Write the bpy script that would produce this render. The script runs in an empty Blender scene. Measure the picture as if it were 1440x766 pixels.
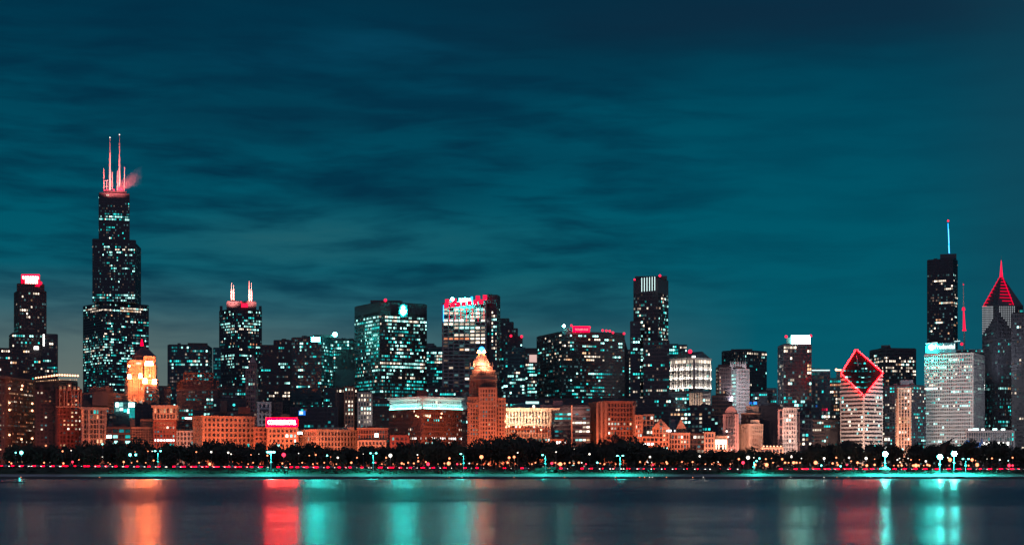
import bpy, math, random
from mathutils import Vector, Matrix
random.seed(7)
R = math.radians
scene = bpy.context.scene
COL = scene.collection

# ------------------------------------------------------------------ camera
F = 2306.0; CZ = 6.0; HY = 657.0; CX = 720.0
cam_d = bpy.data.cameras.new('camera'); cam = bpy.data.objects.new('camera', cam_d); COL.objects.link(cam)
cam.location = (0, 0, CZ); cam.rotation_euler = (R(90), 0, 0)
cam_d.sensor_width = 36; cam_d.lens = 36*F/1440; cam_d.shift_y = (HY-383)/1440
cam_d.clip_start = 1; cam_d.clip_end = 60000
scene.camera = cam

# ------------------------------------------------------------------ world
def new_nodes(m):
    nt = m.node_tree; nt.nodes.clear(); return nt
class NT:
    def __init__(s, nt): s.nt = nt
    def n(s, t, **k):
        o = s.nt.nodes.new(t)
        for a, b in k.items(): setattr(o, a, b)
        return o
    def l(s, a, b): s.nt.links.new(a, b)
    def setin(s, sock, v):
        if hasattr(v, 'is_linked') or hasattr(v, 'links'): s.l(v, sock)
        else: sock.default_value = v
    def m(s, op, a, b=None, c=None, clamp=False):
        o = s.n('ShaderNodeMath', operation=op); o.use_clamp = clamp
        s.setin(o.inputs[0], a)
        if b is not None: s.setin(o.inputs[1], b)
        if c is not None: s.setin(o.inputs[2], c)
        return o.outputs[0]
    def mix(s, f, a, b, mode='MIX'):
        o = s.n('ShaderNodeMix', data_type='RGBA', blend_type=mode)
        s.setin(o.inputs[0], f); s.setin(o.inputs[6], a); s.setin(o.inputs[7], b)
        return o.outputs[2]
    def ramp(s, f, pts, interp='LINEAR'):
        o = s.n('ShaderNodeValToRGB'); cr = o.color_ramp; cr.interpolation = interp
        while len(cr.elements) < len(pts): cr.elements.new(.5)
        for e, (p, c) in zip(cr.elements, pts):
            e.position = p; e.color = (c[0], c[1], c[2], 1) if isinstance(c, tuple) else (c, c, c, 1)
        s.setin(o.inputs[0], f); return o.outputs[0]
    def noise(s, vec, scale, detail=4, rough=.55, dist=0.0):
        o = s.n('ShaderNodeTexNoise'); s.l(vec, o.inputs['Vector'])
        o.inputs['Scale'].default_value = scale; o.inputs['Detail'].default_value = detail
        o.inputs['Roughness'].default_value = rough; o.inputs['Distortion'].default_value = dist
        return o.outputs[0]
    def comb(s, x, y, z):
        o = s.n('ShaderNodeCombineXYZ'); s.setin(o.inputs[0], x); s.setin(o.inputs[1], y); s.setin(o.inputs[2], z); return o.outputs[0]
def srgb(r, g, b):
    f = lambda c: (c/255/12.92) if c/255 <= .04045 else ((c/255+.055)/1.055)**2.4
    return (f(r), f(g), f(b))
def v4(c): return (c[0], c[1], c[2], 1)

world = bpy.data.worlds.new('World'); scene.world = world; world.use_nodes = True
N = NT(new_nodes(world))
tc = N.n('ShaderNodeTexCoord'); sx = N.n('ShaderNodeSeparateXYZ'); N.l(tc.outputs['Generated'], sx.inputs[0])
X, Y, Z = sx.outputs
hor = N.m('SQRT', N.m('ADD', N.m('MULTIPLY', X, X), N.m('MULTIPLY', Y, Y)))
el = N.m('DIVIDE', Z, N.m('MAXIMUM', hor, .05))
az = N.m('ARCTAN2', X, Y)
warp = N.noise(N.comb(N.m('MULTIPLY', az, 3.0), N.m('MULTIPLY', el, 9.0), 0.3), 2.0, 3, .5)
# cloud deck : long streaks flattening towards the horizon
v1 = N.comb(N.m('MULTIPLY', az, 15.0), N.m('ADD', N.m('MULTIPLY', el, 88.0), N.m('MULTIPLY', warp, 1.6)), 1.7)
c1 = N.noise(v1, 1.0, 5, .52, .12)
v2 = N.comb(N.m('MULTIPLY', az, 2.2), N.m('ADD', N.m('MULTIPLY', el, 9.0), N.m('MULTIPLY', warp, .8)), 5.1)
c2 = N.noise(v2, 1.0, 3, .5, .2)
def blob(a0, e0, ra, re):       # soft elliptical bank of cloud in the sky, 1 in the middle
    dx = N.m('DIVIDE', N.m('SUBTRACT', az, a0), ra); dy = N.m('DIVIDE', N.m('SUBTRACT', el, e0), re)
    d = N.m('ADD', N.m('MULTIPLY', dx, dx), N.m('MULTIPLY', dy, dy))
    return N.m('POWER', 2.718, N.m('MULTIPLY', d, -1.0))
P = lambda x: math.atan((x-CX)/F); E = lambda y: (HY-y)/F
base = N.ramp(N.m('MULTIPLY', el, 2.5), [(0.0, srgb(14, 86, 102)), (.20, srgb(4, 90, 107)), (.36, srgb(0, 86, 104)), (.48, srgb(0, 78, 98)), (.58, srgb(0, 67, 88)), (.68, srgb(0, 55, 77)), (.74, srgb(5, 47, 68)), (.95, srgb(12, 42, 62)), (1.0, srgb(12, 40, 58))])
# pale grey murk low on the left
low = N.m('MULTIPLY', N.ramp(N.m('MULTIPLY', el, 5.0), [(.0, 1.0), (.40, .9), (.47, .35), (.60, .0)]), N.ramp(N.m('ADD', N.m('MULTIPLY', az, 1.6), .5), [(.0, .9), (.50, .75), (.62, .45), (.74, .0)]))
base = N.mix(low, base, v4(srgb(74, 104, 108)))
glow = N.m('MULTIPLY', blob(P(120), E(575), .10, .042), .75)
base = N.mix(glow, base, v4(srgb(116, 120, 110)))
lmask = N.ramp(N.m('ADD', N.m('MULTIPLY', az, 1.6), .5), [(.0, 1.0), (.56, 1.0), (.74, .35), (1.0, .2)])
hmask = N.ramp(N.m('MULTIPLY', el, 3.5), [(.0, .0), (.22, .25), (.42, 1.0), (1.0, 1.0)])
dark = N.m('MULTIPLY', N.m('MULTIPLY', N.ramp(c1, [(.40, 0.0), (.68, .85)]), lmask), hmask)
base = N.mix(dark, base, v4(srgb(2, 46, 68)))
dark2 = N.m('MULTIPLY', N.ramp(c2, [(.46, 0.0), (.68, .75)]), N.ramp(N.m('MULTIPLY', el, 3.5), [(.55, .0), (.85, 1.0)]))
base = N.mix(dark2, base, v4(srgb(6, 42, 62)))
for (bx, by, ra, re, s) in [(1330, 20, .14, .028, .8), (1000, 35, .13, .016, .6), (700, 225, .10, .012, .3), (860, 110, .06, .010, .5), (430, 170, .12, .014, .45), (560, 280, .06, .010, .5), (330, 60, .20, .030, .35)]:
    b = N.m('MULTIPLY', blob(P(bx), E(by), ra, re), N.ramp(c1, [(.30, s), (.62, s*1.25), (.8, s*.6)]))
    base = N.mix(b, base, v4(srgb(4, 44, 66) if bx < 900 else srgb(13, 43, 64)))
for (bx, by, ra, re, s, c) in [(540, 70, .055, .012, .45, (8, 72, 98)), (400, 92, .05, .008, .35, (6, 66, 92)), (430, 345, .09, .018, .55, (38, 96, 106)), (700, 330, .06, .012, .3, (22, 92, 106)), (760, 415, .07, .03, .5, (24, 94, 104)), (640, 130, .05, .01, .3, (4, 64, 90)), (1010, 180, .08, .02, .3, (0, 84, 102)), (1120, 120, .10, .022, .25, (0, 76, 96))]:
    b = N.m('MULTIPLY', blob(P(bx), E(by), ra, re), N.ramp(c1, [(.25, s*1.4), (.60, s*.35)]))
    base = N.mix(b, base, v4(srgb(*c)))
right = N.m('MULTIPLY', blob(P(1450), E(330), .05, .25), .55)
base = N.mix(right, base, v4(srgb(20, 66, 84)))
# unseen sky behind the camera: violet grey fill added to lift the dark facades
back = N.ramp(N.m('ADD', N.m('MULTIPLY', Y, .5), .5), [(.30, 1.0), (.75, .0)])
high = N.ramp(el, [(.42, .0), (.9, 1.0)])
base = N.mix(high, base, v4((.012, .018, .032)))
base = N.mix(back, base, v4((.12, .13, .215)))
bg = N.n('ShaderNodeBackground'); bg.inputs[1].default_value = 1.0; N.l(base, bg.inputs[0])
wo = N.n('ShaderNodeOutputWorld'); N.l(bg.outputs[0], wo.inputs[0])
world.cycles.sampling_method = 'MANUAL'; world.cycles.sample_map_resolution = 512

# faint bluish fill sun added behind the camera to give the facades shape
sd = bpy.data.lights.new('fill_sun', 'SUN'); sd.energy = .05; sd.angle = R(8); sd.color = (.75, .8, 1)
so = bpy.data.objects.new('fill_sun', sd); so.rotation_euler = (R(62), 0, R(-28)); COL.objects.link(so)

scene.view_settings.view_transform = 'Standard'; scene.view_settings.look = 'None'
scene.view_settings.exposure = 0; scene.view_settings.gamma = 1; scene.view_settings.use_curve_mapping = False
scene.render.engine = 'CYCLES'
cy = scene.cycles; cy.use_denoising = True; cy.denoiser = 'OPENIMAGEDENOISE'; cy.denoising_input_passes = 'RGB'; cy.denoising_prefilter = 'ACCURATE'; cy.sampling_pattern = 'TABULATED_SOBOL'
cy.use_adaptive_sampling = False; cy.volume_step_rate = .4; cy.max_bounces = 5; cy.diffuse_bounces = 2; cy.glossy_bounces = 3; cy.transmission_bounces = 2; cy.volume_bounces = 1
cy.sample_clamp_indirect = 30; cy.use_light_tree = True; cy.caustics_reflective = True; cy.blur_glossy = 0
scene.render.filter_size = 1.5

# ------------------------------------------------------------------ materials
MATS = {}
def pbr(name, col, rough=.7, metal=0.0, var=.25, vscale=.15, spec=.5, fine=0.0):
    m = bpy.data.materials.new(name); m.use_nodes = True; N = NT(new_nodes(m))
    p = N.n('ShaderNodeBsdfPrincipled'); o = N.n('ShaderNodeOutputMaterial'); N.l(p.outputs[0], o.inputs[0])
    t = N.n('ShaderNodeTexCoord')
    a = N.noise(t.outputs['Object'], vscale, 5, .6)
    f = N.ramp(a, [(.25, 1-var), (.75, 1+var*.4)])
    c = N.mix(1.0, v4(col), f, 'MULTIPLY')
    N.l(c, p.inputs['Base Color']); p.inputs['Roughness'].default_value = rough; p.inputs['Metallic'].default_value = metal
    p.inputs['Specular IOR Level'].default_value = spec
    MATS[name] = m; return m
pbr('dark_granite', (.045, .045, .06), .5); pbr('black_steel', (.045, .048, .062), .45); pbr('dark_brown', (.09, .062, .058), .6)
pbr('brick', (.26, .13, .095), .85, var=.35); pbr('red_brick', (.22, .075, .06), .85, var=.35); pbr('limestone', (.43, .34, .26), .8, var=.45, vscale=.09)
pbr('pale_stone', (.52, .50, .47), .8, var=.25); pbr('terracotta', (.43, .27, .19), .8, var=.5, vscale=.09); pbr('grey_concrete', (.22, .22, .23), .85, var=.3)
pbr('slate_metal', (.10, .12, .14), .45, .3); pbr('teal_metal', (.05, .16, .18), .4, .3); pbr('roof_tar', (.03, .03, .035), .9); pbr('roof_black', (.006, .012, .015), .95, spec=.05)
pbr('white_frame', (.55, .58, .60), .6); pbr('bronze', (.03, .035, .03), .4, .6); pbr('steel', (.35, .36, .38), .35, .8)
pbr('mast_paint', (.62, .55, .5), .5); pbr('pink_stone', (.36, .22, .21), .8); pbr('blue_steel', (.28, .36, .45), .3, .8)
pbr('copper_green', (.10, .28, .26), .6); pbr('asphalt', (.05, .05, .052), .9); pbr('concrete_path', (.40, .40, .38), .85, var=.7, vscale=.08)
pbr('seawall_stone', (.10, .10, .10), .9, var=.5, vscale=.8); pbr('kerb_stone', (.3, .3, .3), .8); pbr('paint_white', (.8, .8, .78), .6); pbr('bark', (.055, .042, .032), .95, vscale=2)
pbr('grass_green', (.034, .055, .024), .95, var=.85, vscale=.09); pbr('city_ground', (.05, .05, .05), .9); pbr('tyre_rubber', (.02, .02, .02), .8)
for k, c in dict(leaf_a=(.040, .042, .032), leaf_b=(.050, .055, .04), leaf_c=(.065, .075, .05)).items(): pbr(k, c, .8, var=.5, vscale=.8)
for i, c in enumerate([(.5, .5, .52), (.04, .04, .05), (.12, .02, .02), (.03, .05, .1), (.25, .26, .27)]): pbr('car_paint_%d' % i, c, .3, .3, var=.05)

def glass_mat(name, a, b, rough=.18):
    m = bpy.data.materials.new(name); m.use_nodes = True; N = NT(new_nodes(m))
    p = N.n('ShaderNodeBsdfPrincipled'); o = N.n('ShaderNodeOutputMaterial'); N.l(p.outputs[0], o.inputs[0])
    t = N.n('ShaderNodeUVMap'); s = N.n('ShaderNodeSeparateXYZ'); N.l(t.outputs[0], s.inputs[0])
    u = N.m('FLOOR', N.m('DIVIDE', s.outputs[0], 1.6)); v = N.m('FLOOR', N.m('DIVIDE', s.outputs[1], 1.95))
    w = N.n('ShaderNodeTexWhiteNoise'); w.noise_dimensions = '2D'; N.l(N.comb(u, v, 0), w.inputs['Vector'])
    c = N.mix(N.ramp(w.outputs[0], [(.45, 0.0), (1.0, 1.0)]), v4(a), v4(b)); N.l(c, p.inputs['Base Color'])
    N.l(N.m('MULTIPLY_ADD', w.outputs[0], .25, rough), p.inputs['Roughness'])
    p.inputs['IOR'].default_value = 1.5
    MATS[name] = m; return m
glass_mat('glass_dark', (.010, .012, .018), (.045, .05, .065)); glass_mat('glass_teal', (.012, .04, .05), (.03, .10, .12)); glass_mat('glass_navy', (.012, .016, .03), (.04, .06, .09))
glass_mat('glass_warm', (.02, .012, .012), (.09, .05, .045))

def emi(name, col, st, sample=False):
    m = bpy.data.materials.new(name); m.use_nodes = True; N = NT(new_nodes(m))
    e = N.n('ShaderNodeEmission'); e.inputs[0].default_value = v4(col); e.inputs[1].default_value = st
    o = N.n('ShaderNodeOutputMaterial'); N.l(e.outputs[0], o.inputs[0])
    m.cycles.emission_sampling = 'AUTO' if sample else 'NONE'
    MATS[name] = m; return m
def win_emi(name, col, st):      # a lit room: lamps, ceiling and blinds make it uneven
    m = bpy.data.materials.new(name); m.use_nodes = True; N = NT(new_nodes(m))
    oi = N.n('ShaderNodeObjectInfo'); t = N.n('ShaderNodeTexCoord')
    a = N.noise(t.outputs['Object'], 1.9, 1, .5)
    ge = N.n('ShaderNodeNewGeometry'); rv = N.m('FRACT', N.m('ADD', oi.outputs['Random'], N.m('MULTIPLY', ge.outputs['Random Per Island'], 7.3)))
    f = N.m('MULTIPLY', N.ramp(a, [(.3, .55), (.7, 1.35)]), N.m('MULTIPLY_ADD', N.m('POWER', rv, 1.7), 1.75, .22))
    e = N.n('ShaderNodeEmission'); e.inputs[0].default_value = v4(col); N.l(N.m('MULTIPLY', f, st), e.inputs[1])
    o = N.n('ShaderNodeOutputMaterial'); N.l(e.outputs[0], o.inputs[0]); m.cycles.emission_sampling = 'NONE'
    MATS[name] = m; return m
WK = 1.0
win_emi('w_icy', (.42, 1, .92), 2.3*WK); win_emi('w_cyan', (.03, .72, .68), 1.2*WK); win_emi('w_teal', (.015, .27, .29), .7*WK)
win_emi('w_cream', (1, .80, .62), 1.7*WK); win_emi('w_amber', (1, .55, .30), 1.1*WK); win_emi('w_orange', (1, .32, .16), .8*WK)
win_emi('w_dim', (.42, .32, .30), .35*WK); win_emi('w_blue', (.03, .25, 1), 1.3*WK); win_emi('w_hot', (1, .97, .92), 5.0*WK); win_emi('w_red', (1, .02, .1), 1.2*WK)
win_emi('w_hotcyan', (.55, 1, .95), 6.0*WK)
COOL = [('w_icy', 5), ('w_cyan', 5), ('w_teal', 5), ('w_cream', 1.4)]
TEAL = [('w_cyan', 5), ('w_teal', 6), ('w_icy', 1.5)]
ICE = [('w_icy', 7), ('w_cyan', 2), ('w_cream', 2)]
MIX = [('w_icy', 4), ('w_cyan', 4), ('w_cream', 4), ('w_amber', 1), ('w_teal', 3)]
WARM = [('w_cream', 5), ('w_amber', 4), ('w_orange', 2), ('w_icy', .6)]
CREAM = [('w_cream', 7), ('w_icy', 2), ('w_amber', 1)]
AMB = [('w_amber', 4), ('w_orange', 5), ('w_cream', 2), ('w_dim', 5)]
DIM = [('w_dim', 5), ('w_teal', 5), ('w_cyan', 1)]
HOT = [('w_hot', 4), ('w_cream', 3)]
RED = [('w_red', 1)]; BLUE = [('w_blue', 3), ('w_cyan', 1)]; HOTC = [('w_hotcyan', 3), ('w_icy', 2)]
win_emi('w_faint', (.09, .20, .22), .55); win_emi('w_faint_warm', (.30, .20, .16), .38)
FAINT = ['w_faint', 'w_faint', 'w_faint_warm']
def pick(pal):
    r = random.random()*sum(w for _, w in pal)
    for n, w in pal:
        r -= w
        if r <= 0: return n
    return pal[0][0]
emi('red_beacon', (1, .01, .04), 3.5); emi('white_beacon', (.10, 1, .85), 150, True)
emi('neon_red', (1, .0, .0014), 95, True); emi('neon_core', (1, .30, .32), 1.5); emi('sign_red_glow', (1, .0, .0015), 95, True); emi('sign_red_dim', (1, .0, .02), 5, True); emi('sign_cream', (1, .7, .5), 14, True)
emi('sign_white', (.02, 1, .85), 240, True); emi('crown_glow', (1, .72, .6), 5); emi('sign_icy', (.7, 1, .95), 3.2); emi('slat_red', (1, .0, .045), 1.15); emi('bar_white', (.80, .86, .92), .42); emi('sign_box', (.35, 1, .8), 24.0, True); emi('lamp_warm', (1, .27, .12), 3.4); emi('lamp_pink', (1, .03, .07), 4)
emi('lamp_white', (1, .88, .76), 3); emi('lamp_cyan', (.15, 1, .9), 9); emi('lamp_gold', (1, .17, .055), 190, True); emi('blue_glow', (.02, .35, 1), 4); emi('blue_white', (.12, .50, 1), 2.6)
emi('flood_head', (.06, 1, .88), 620, True); emi('red_lamp', (1, .01, .055), 1.6, True); emi('headlight_glow', (1, .85, .75), 5); emi('tail_glow', (1, .0, .013), 16); emi('parapet_lamp', (1, .42, .22), 5); emi('ledge_cyan', (.15, 1, .88), 14, True)
emi('screen_pink', (.85, .55, .5), .9); emi('cool_strip', (.7, 1, .97), 1.5); emi('cyan_strip', (.05, .75, .75), 1.6); emi('cream_wall_glow', (1, .8, .58), 3.0, True)

# ------------------------------------------------------------------ helpers
def zg(py, D): return CZ+(HY-py)*D/F
def W(px, py, D): return Vector(((px-CX)/F*D, D, zg(py, D)))
def pr(v): return CX+F*v.x/v.y, HY-F*(v.z-CZ)/v.y
class MB:
    def __init__(s): s.v = []; s.f = []; s.m = []; s.uv = []
    def quad(s, pts, mi=0, uv=None):
        i = len(s.v); s.v += [tuple(p) for p in pts]; s.f.append(tuple(range(i, i+len(pts)))); s.m.append(mi)
        s.uv.append(uv or [(0, 0)]*len(pts))
    def prism(s, poly, z0, z1, k=1.0, mi=0, cap=True, off=(0, 0)):
        c = sum((Vector(p) for p in poly), Vector((0, 0)))/len(poly)
        top = [(c+(Vector(p)-c)*k+Vector(off)) for p in poly]; n = len(poly); acc = 0
        for i in range(n):
            a, b = poly[i], poly[(i+1) % n]; L = (Vector(b)-Vector(a)).length
            ta, tb = top[i], top[(i+1) % n]
            uv = [(acc, z0), (acc+L, z0), (acc+L, z1), (acc, z1)]; acc += L+3.3
            if k < .01: s.quad([(a[0], a[1], z0), (b[0], b[1], z0), (ta.x, ta.y, z1)], mi, uv[:3])
            else: s.quad([(a[0], a[1], z0), (b[0], b[1], z0), (tb.x, tb.y, z1), (ta.x, ta.y, z1)], mi, uv)
        if cap and k >= .01: s.quad([(t.x, t.y, z1) for t in top], mi)
        s.quad([(p[0], p[1], z0) for p in reversed(poly)], mi)
    def box(s, c, u, n, w, d, h, mi=0):     # c: centre of the base, u: unit along width, n: unit along depth
        c = Vector(c); u = Vector((u[0], u[1], 0)); n = Vector((n[0], n[1], 0))
        p = [c-u*w/2-n*d/2, c+u*w/2-n*d/2, c+u*w/2+n*d/2, c-u*w/2+n*d/2]
        s.prism([(q.x, q.y) for q in p], c.z, c.z+h, 1.0, mi)
    def bar(s, a, b, r0, r1=None, n=6, mi=0):
        a = Vector(a); b = Vector(b); r1 = r0 if r1 is None else r1
        d = (b-a).normalized(); t = Vector((0, 0, 1)) if abs(d.z) < .9 else Vector((1, 0, 0))
        x = d.cross(t).normalized(); y = d.cross(x)
        A = [a+(x*math.cos(q)+y*math.sin(q))*r0 for q in [2*math.pi*i/n for i in range(n)]]
        B = [b+(x*math.cos(q)+y*math.sin(q))*r1 for q in [2*math.pi*i/n for i in range(n)]]
        for i in range(n): s.quad([A[i], B[i], B[(i+1) % n], A[(i+1) % n]], mi)
        s.quad(A, mi); s.quad(B[::-1], mi)
    def ball(s, c, r, n=8, m=5, mi=0, sz=1.0):
        c = Vector(c)
        g = [[c+Vector((r*math.sin(math.pi*j/m)*math.cos(2*math.pi*i/n), r*math.sin(math.pi*j/m)*math.sin(2*math.pi*i/n), r*sz*math.cos(math.pi*j/m))) for i in range(n)] for j in range(m+1)]
        for j in range(m):
            for i in range(n):
                q = [g[j][i], g[j+1][i], g[j+1][(i+1) % n], g[j][(i+1) % n]]
                if j == 0: q = [q[0], q[1], q[2]]
                if j == m-1: q = [q[0], q[1], q[3]]
                s.quad(q, mi)
    def mesh(s, name, mats):
        me = bpy.data.meshes.new(name); me.from_pydata(s.v, [], s.f)
        for m in mats: me.materials.append(MATS[m])
        if len(mats) > 1: me.polygons.foreach_set('material_index', s.m)
        uvl = me.uv_layers.new(name='UVMap'); flat = [c for f in s.uv for p in f for c in p]
        uvl.data.foreach_set('uv', flat); me.update(); return me
    def build(s, name, mats, parent=None, origin=None):
        if isinstance(mats, str): mats = [mats]
        o3 = Vector(origin) if origin is not None else (parent_world(parent) if parent else Vector((0, 0, 0)))
        if o3.length: s.v = [(a-o3.x, b-o3.y, c-o3.z) for a, b, c in s.v]
        o = bpy.data.objects.new(name, s.mesh(name, mats)); COL.objects.link(o)
        if parent: o.parent = parent; o.location = o3-parent_world(parent)
        else: o.location = o3
        return o
def parent_world(p):
    v = Vector((0, 0, 0))
    while p is not None: v += p.location; p = p.parent
    return v
def tag(o, label=None, cat=None, group=None, kind=None):
    if label: o['label'] = label
    if cat: o['category'] = cat
    if group: o['group'] = group
    if kind: o['kind'] = kind
    return o
def empty(name, loc, label, cat, group=None):
    o = bpy.data.objects.new(name, None); COL.objects.link(o); o.location = loc; o.empty_display_size = 1
    return tag(o, label, cat, group)
ZG = 5.0
def _hit(px, P0, d):
    # solve s*(rx,1) = P0 + t*d
    rx = (px-CX)/F
    # s = P0.y + t d.y ; rx*s = P0.x + t d.x
    t = (P0.x-rx*P0.y)/(rx*d.y-d.x)
    return P0+d*t

UNIT = {}
def unit_win(mat):
    if mat not in UNIT:
        m = MB(); m.prism([(-.5, 0), (.5, 0), (.5, 1), (-.5, 1)], -.5, .5); UNIT[mat] = m.mesh('window', [mat])
    return UNIT[mat]
NOBJ = [0]; DK = .95
class Bld:
    def __init__(s, name, label, cat, D, px, group=None):
        s.D = D; s.name = name
        s.root = empty(name, Vector(((px-CX)/F*D, D, ZG)), label, cat, group); s.wins = []; s.tiers = []
    def foot(s, x0, x1, D, xc=None, depth=None, asp=1.0):
        if xc is None:
            m = (x0+x1)/2; C = Vector(((m-CX)/F*D, D)); r = C.normalized(); u = Vector((r.y, -r.x))
            A = _hit(x0, C, u); B = _hit(x1, C, u); w = (B-A).length
            d = depth or max(14, min(60, w*.8))
            # side walls follow the sight lines a little so the flank stays hidden behind the front
            return [A, B, B+r*d, A+r*d], [0], r
        C = Vector(((xc-CX)/F*D, D)); r = C.normalized(); u = Vector((r.y, -r.x))
        wl, wr = max(xc-x0, 1), max(x1-xc, 1)
        a = math.atan2(wr*asp, wl)     # asp: left length / right length
        dl = (-u*math.cos(a)+r*math.sin(a)); dr = (u*math.sin(a)+r*math.cos(a))
        A = _hit(x0, C, dl); B = _hit(x1, C, dr)
        return [A, C, B, A+(B-C)], [0, 1], r
    def tier(s, x0, x1, yt, yb=None, D=None, xc=None, depth=None, asp=1.0, part='wall', glass='glass_dark', frame='black_steel', fh=3.9, bw=3.2, pw=.7, sh=1.1, dp=.4,
             base=.1, pal=COOL, bands=(), k=.55, allwin=False, rowvar=1.0, cap='roof_tar', dim_=True, top=1.6, cornice=None, nowin=False, unlit='glass_dark', bottom=2):
        D = D or s.D
        if not allwin and D >= 1690 and bw < 5: bw, pw = bw*.74, pw*.74
        poly, vis, r = s.foot(x0, x1, D, xc, depth, asp)
        ref = poly[1] if xc is not None else (poly[0]+poly[1])/2
        z1 = CZ+(HY-yt)*ref.y/F; z0 = ZG if yb is None else CZ+(HY-yb)*ref.y/F
        pl = [(p.x, p.y) for p in poly]
        m = MB(); m.prism(pl, z0, z1); m.build(part, glass, s.root)
        f = MB(); c0 = sum(poly, Vector((0, 0)))/4
        nrow = max(1, round((z1-z0-top)/fh)); fh2 = (z1-top-z0)/nrow
        for fi in range(4):
            A, B = poly[fi], poly[(fi+1) % 4]; L = (B-A).length
            if L < 2: continue
            u = (B-A)/L; n = Vector((u.y, -u.x))
            if n.dot(c0-A) > 0: n = -n
            nc = max(1, round(L/bw)); b2 = L/nc
            back = fi not in vis
            if pw > 0:
                for c in range(nc+1):
                    if back and c % 2 and nc > 8: continue
                    w = pw if 0 < c < nc else pw*1.0
                    sc = min(max(c*b2, w/2+.02), L-w/2-.02)
                    p = A+u*sc+n*(dp/2-.05)
                    f.box((p.x, p.y, z0), u, n, w, dp+.1, z1-z0)
            if sh > 0:
                for q in range(nrow+1):
                    hh = sh if q < nrow else top+.0
                    zz = z0+q*fh2; hh = min(hh, z1-.03-zz)
                    p = A+u*L/2+n*(dp*.8/2-.04)
                    f.box((p.x, p.y, zz), u, n, L-.06, dp*.8+.08, hh)
            if nowin: continue
            side = back and fi in (1, 3)
            if back and not side: continue
            rr = {}
            for q in range(nrow):
                state = False; rowf = 1.0
                if rowvar: rowf = random.choice([.15, .4, .7, 1, 1.3, 1.9, 2.6]) if random.random() < rowvar else 1
                for c in range(nc):
                    s0 = (c+.5)*b2; zc = z0+q*fh2+(sh+fh2)/2
                    P3 = Vector((A.x+u.x*s0, A.y+u.y*s0, zc)); px, py = pr(P3)
                    d, pp, hard = base*rowf, pal, False
                    if not side:
                        for bd in bands:
                            if bd[2] <= py < bd[3] and bd[0] <= px < bd[1]: d, pp, hard = bd[4], (bd[5] if len(bd) > 5 else pal), True
                    d = min(d*(DK if d < .85 else 1), .98)
                    if hard and d >= .9: lit = random.random() < d
                    else:
                        pk = k*.72+(1-k*.72)*d if state else (1-k*.72)*d
                        lit = random.random() < pk
                    state = lit
                    if not lit and not allwin and (dim_ and d > .035 and random.random() < .20): lit = faint = True
                    else: faint = False
                    if not lit and not allwin: continue
                    if q < 0: continue
                    ww, wh = b2-pw, fh2-sh
                    if sh <= 0: wh = fh2*.7
                    if pw <= 0: ww = b2*.9
                    if faint: mt = random.choice(FAINT)
                    elif lit:
                        if len(pp) > 1 and c and rr.get(q) and random.random() < .6: mt = rr[q]
                        else: mt = pick(pp)
                        rr[q] = mt
                    else: mt = unlit
                    if not allwin: ww, wh = ww*.86, wh*.70
                    s.wins.append((P3, u, n, ww, wh, mt, side))
        if f.f: f.build('facade_frame', frame, s.root)
        if cornice:
            ch, oh, cm = cornice; g = MB(); wd = (poly[1]-poly[0]).length
            cc = sum(poly, Vector((0, 0)))/4
            big = [cc+(p-cc)*(1+2*oh/max(wd, 8)) for p in poly]
            g.prism([(p.x, p.y) for p in big], z1-ch*.4, z1+ch*.6); g.build('cornice', cm, s.root)
        g = MB(); cc = sum(poly, Vector((0, 0)))/4
        g.prism([tuple(cc+(p-cc)*.97) for p in poly], z1+.02, z1+.7); g.build('roof', cap, s.root)
        s.tiers.append((poly, z0, z1, r)); return poly, z0, z1, r
    def blk(s, x0, x1, yt, yb, D=None, mat='roof_tar', part='penthouse', depth=None, k=1.0, xc=None):
        D = D or s.D+8; poly, vis, r = s.foot(x0, x1, D, xc, depth)
        m = MB(); m.prism([tuple(p) for p in poly], zg(yb, D), zg(yt, D), k); return m.build(part, mat, s.root)
    def win(s, x0, x1, y0, y1, D, mat):        # one big lit opening at a set place
        a = W(x0, y1, D); b = W(x1, y0, D); m = Vector(((a.x+b.x)/2, D)); r = m.normalized()
        s.wins.append((Vector((m.x, m.y, (a.z+b.z)/2)), Vector((r.y, -r.x)), -r, b.x-a.x, b.z-a.z, mat, False))
    def lamp(s, px, py, D, r, mat, part='beacon'):
        m = MB(); c = W(px, py, D); m.ball(c, r, 8, 6)
        return m.build(part, mat, s.root, origin=c)
    def pole(s, px, y0, y1, D, r0, r1, mat='steel', part='antenna', n=8):
        m = MB(); m.bar(W(px, y1, D), W(px, y0, D), r0, r1, n); return m.build(part, mat, s.root)
    def light(s, px, py, D, aim, w, h, power, col, name='floodlight', spread=180):
        ld = bpy.data.lights.new(name, 'AREA'); ld.shape = 'RECTANGLE'; ld.size = w; ld.size_y = h; ld.energy = power; ld.color = col; ld.spread = R(spread)
        o = bpy.data.objects.new(name, ld); COL.objects.link(o); o.parent = s.root
        p = W(px, py, D); o.location = p-s.root.location
        d = (aim-p).normalized(); o.rotation_euler = d.to_track_quat('-Z', 'Z').to_euler()
        return o
    def flood(s, x0, x1, yt, yb, E, col=(1, .33, .19), dist=28, D=None, zl=None):
        """street level floodlight bank washing the front between picture columns x0 and x1"""
        D = D or s.D; w = (x1-x0)*D/F; h = (yb-yt)*D/F
        dist = max(dist, h*.75)
        aim = W((x0+x1)/2, yb+(yt-yb)*.55, D)
        rr = Vector((aim.x, aim.y)).normalized()
        p = Vector((aim.x-rr.x*dist, aim.y-rr.y*dist, (zl if zl is not None else ZG+3)))
        power = FL*E*math.pi*dist*dist*2.2*(1+w/dist*.25)
        px = CX+F*p.x/p.y; py = HY-F*(p.z-CZ)/p.y
        s.light(px, py, p.y, aim, w*.9, 2.5, power, col)
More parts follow.
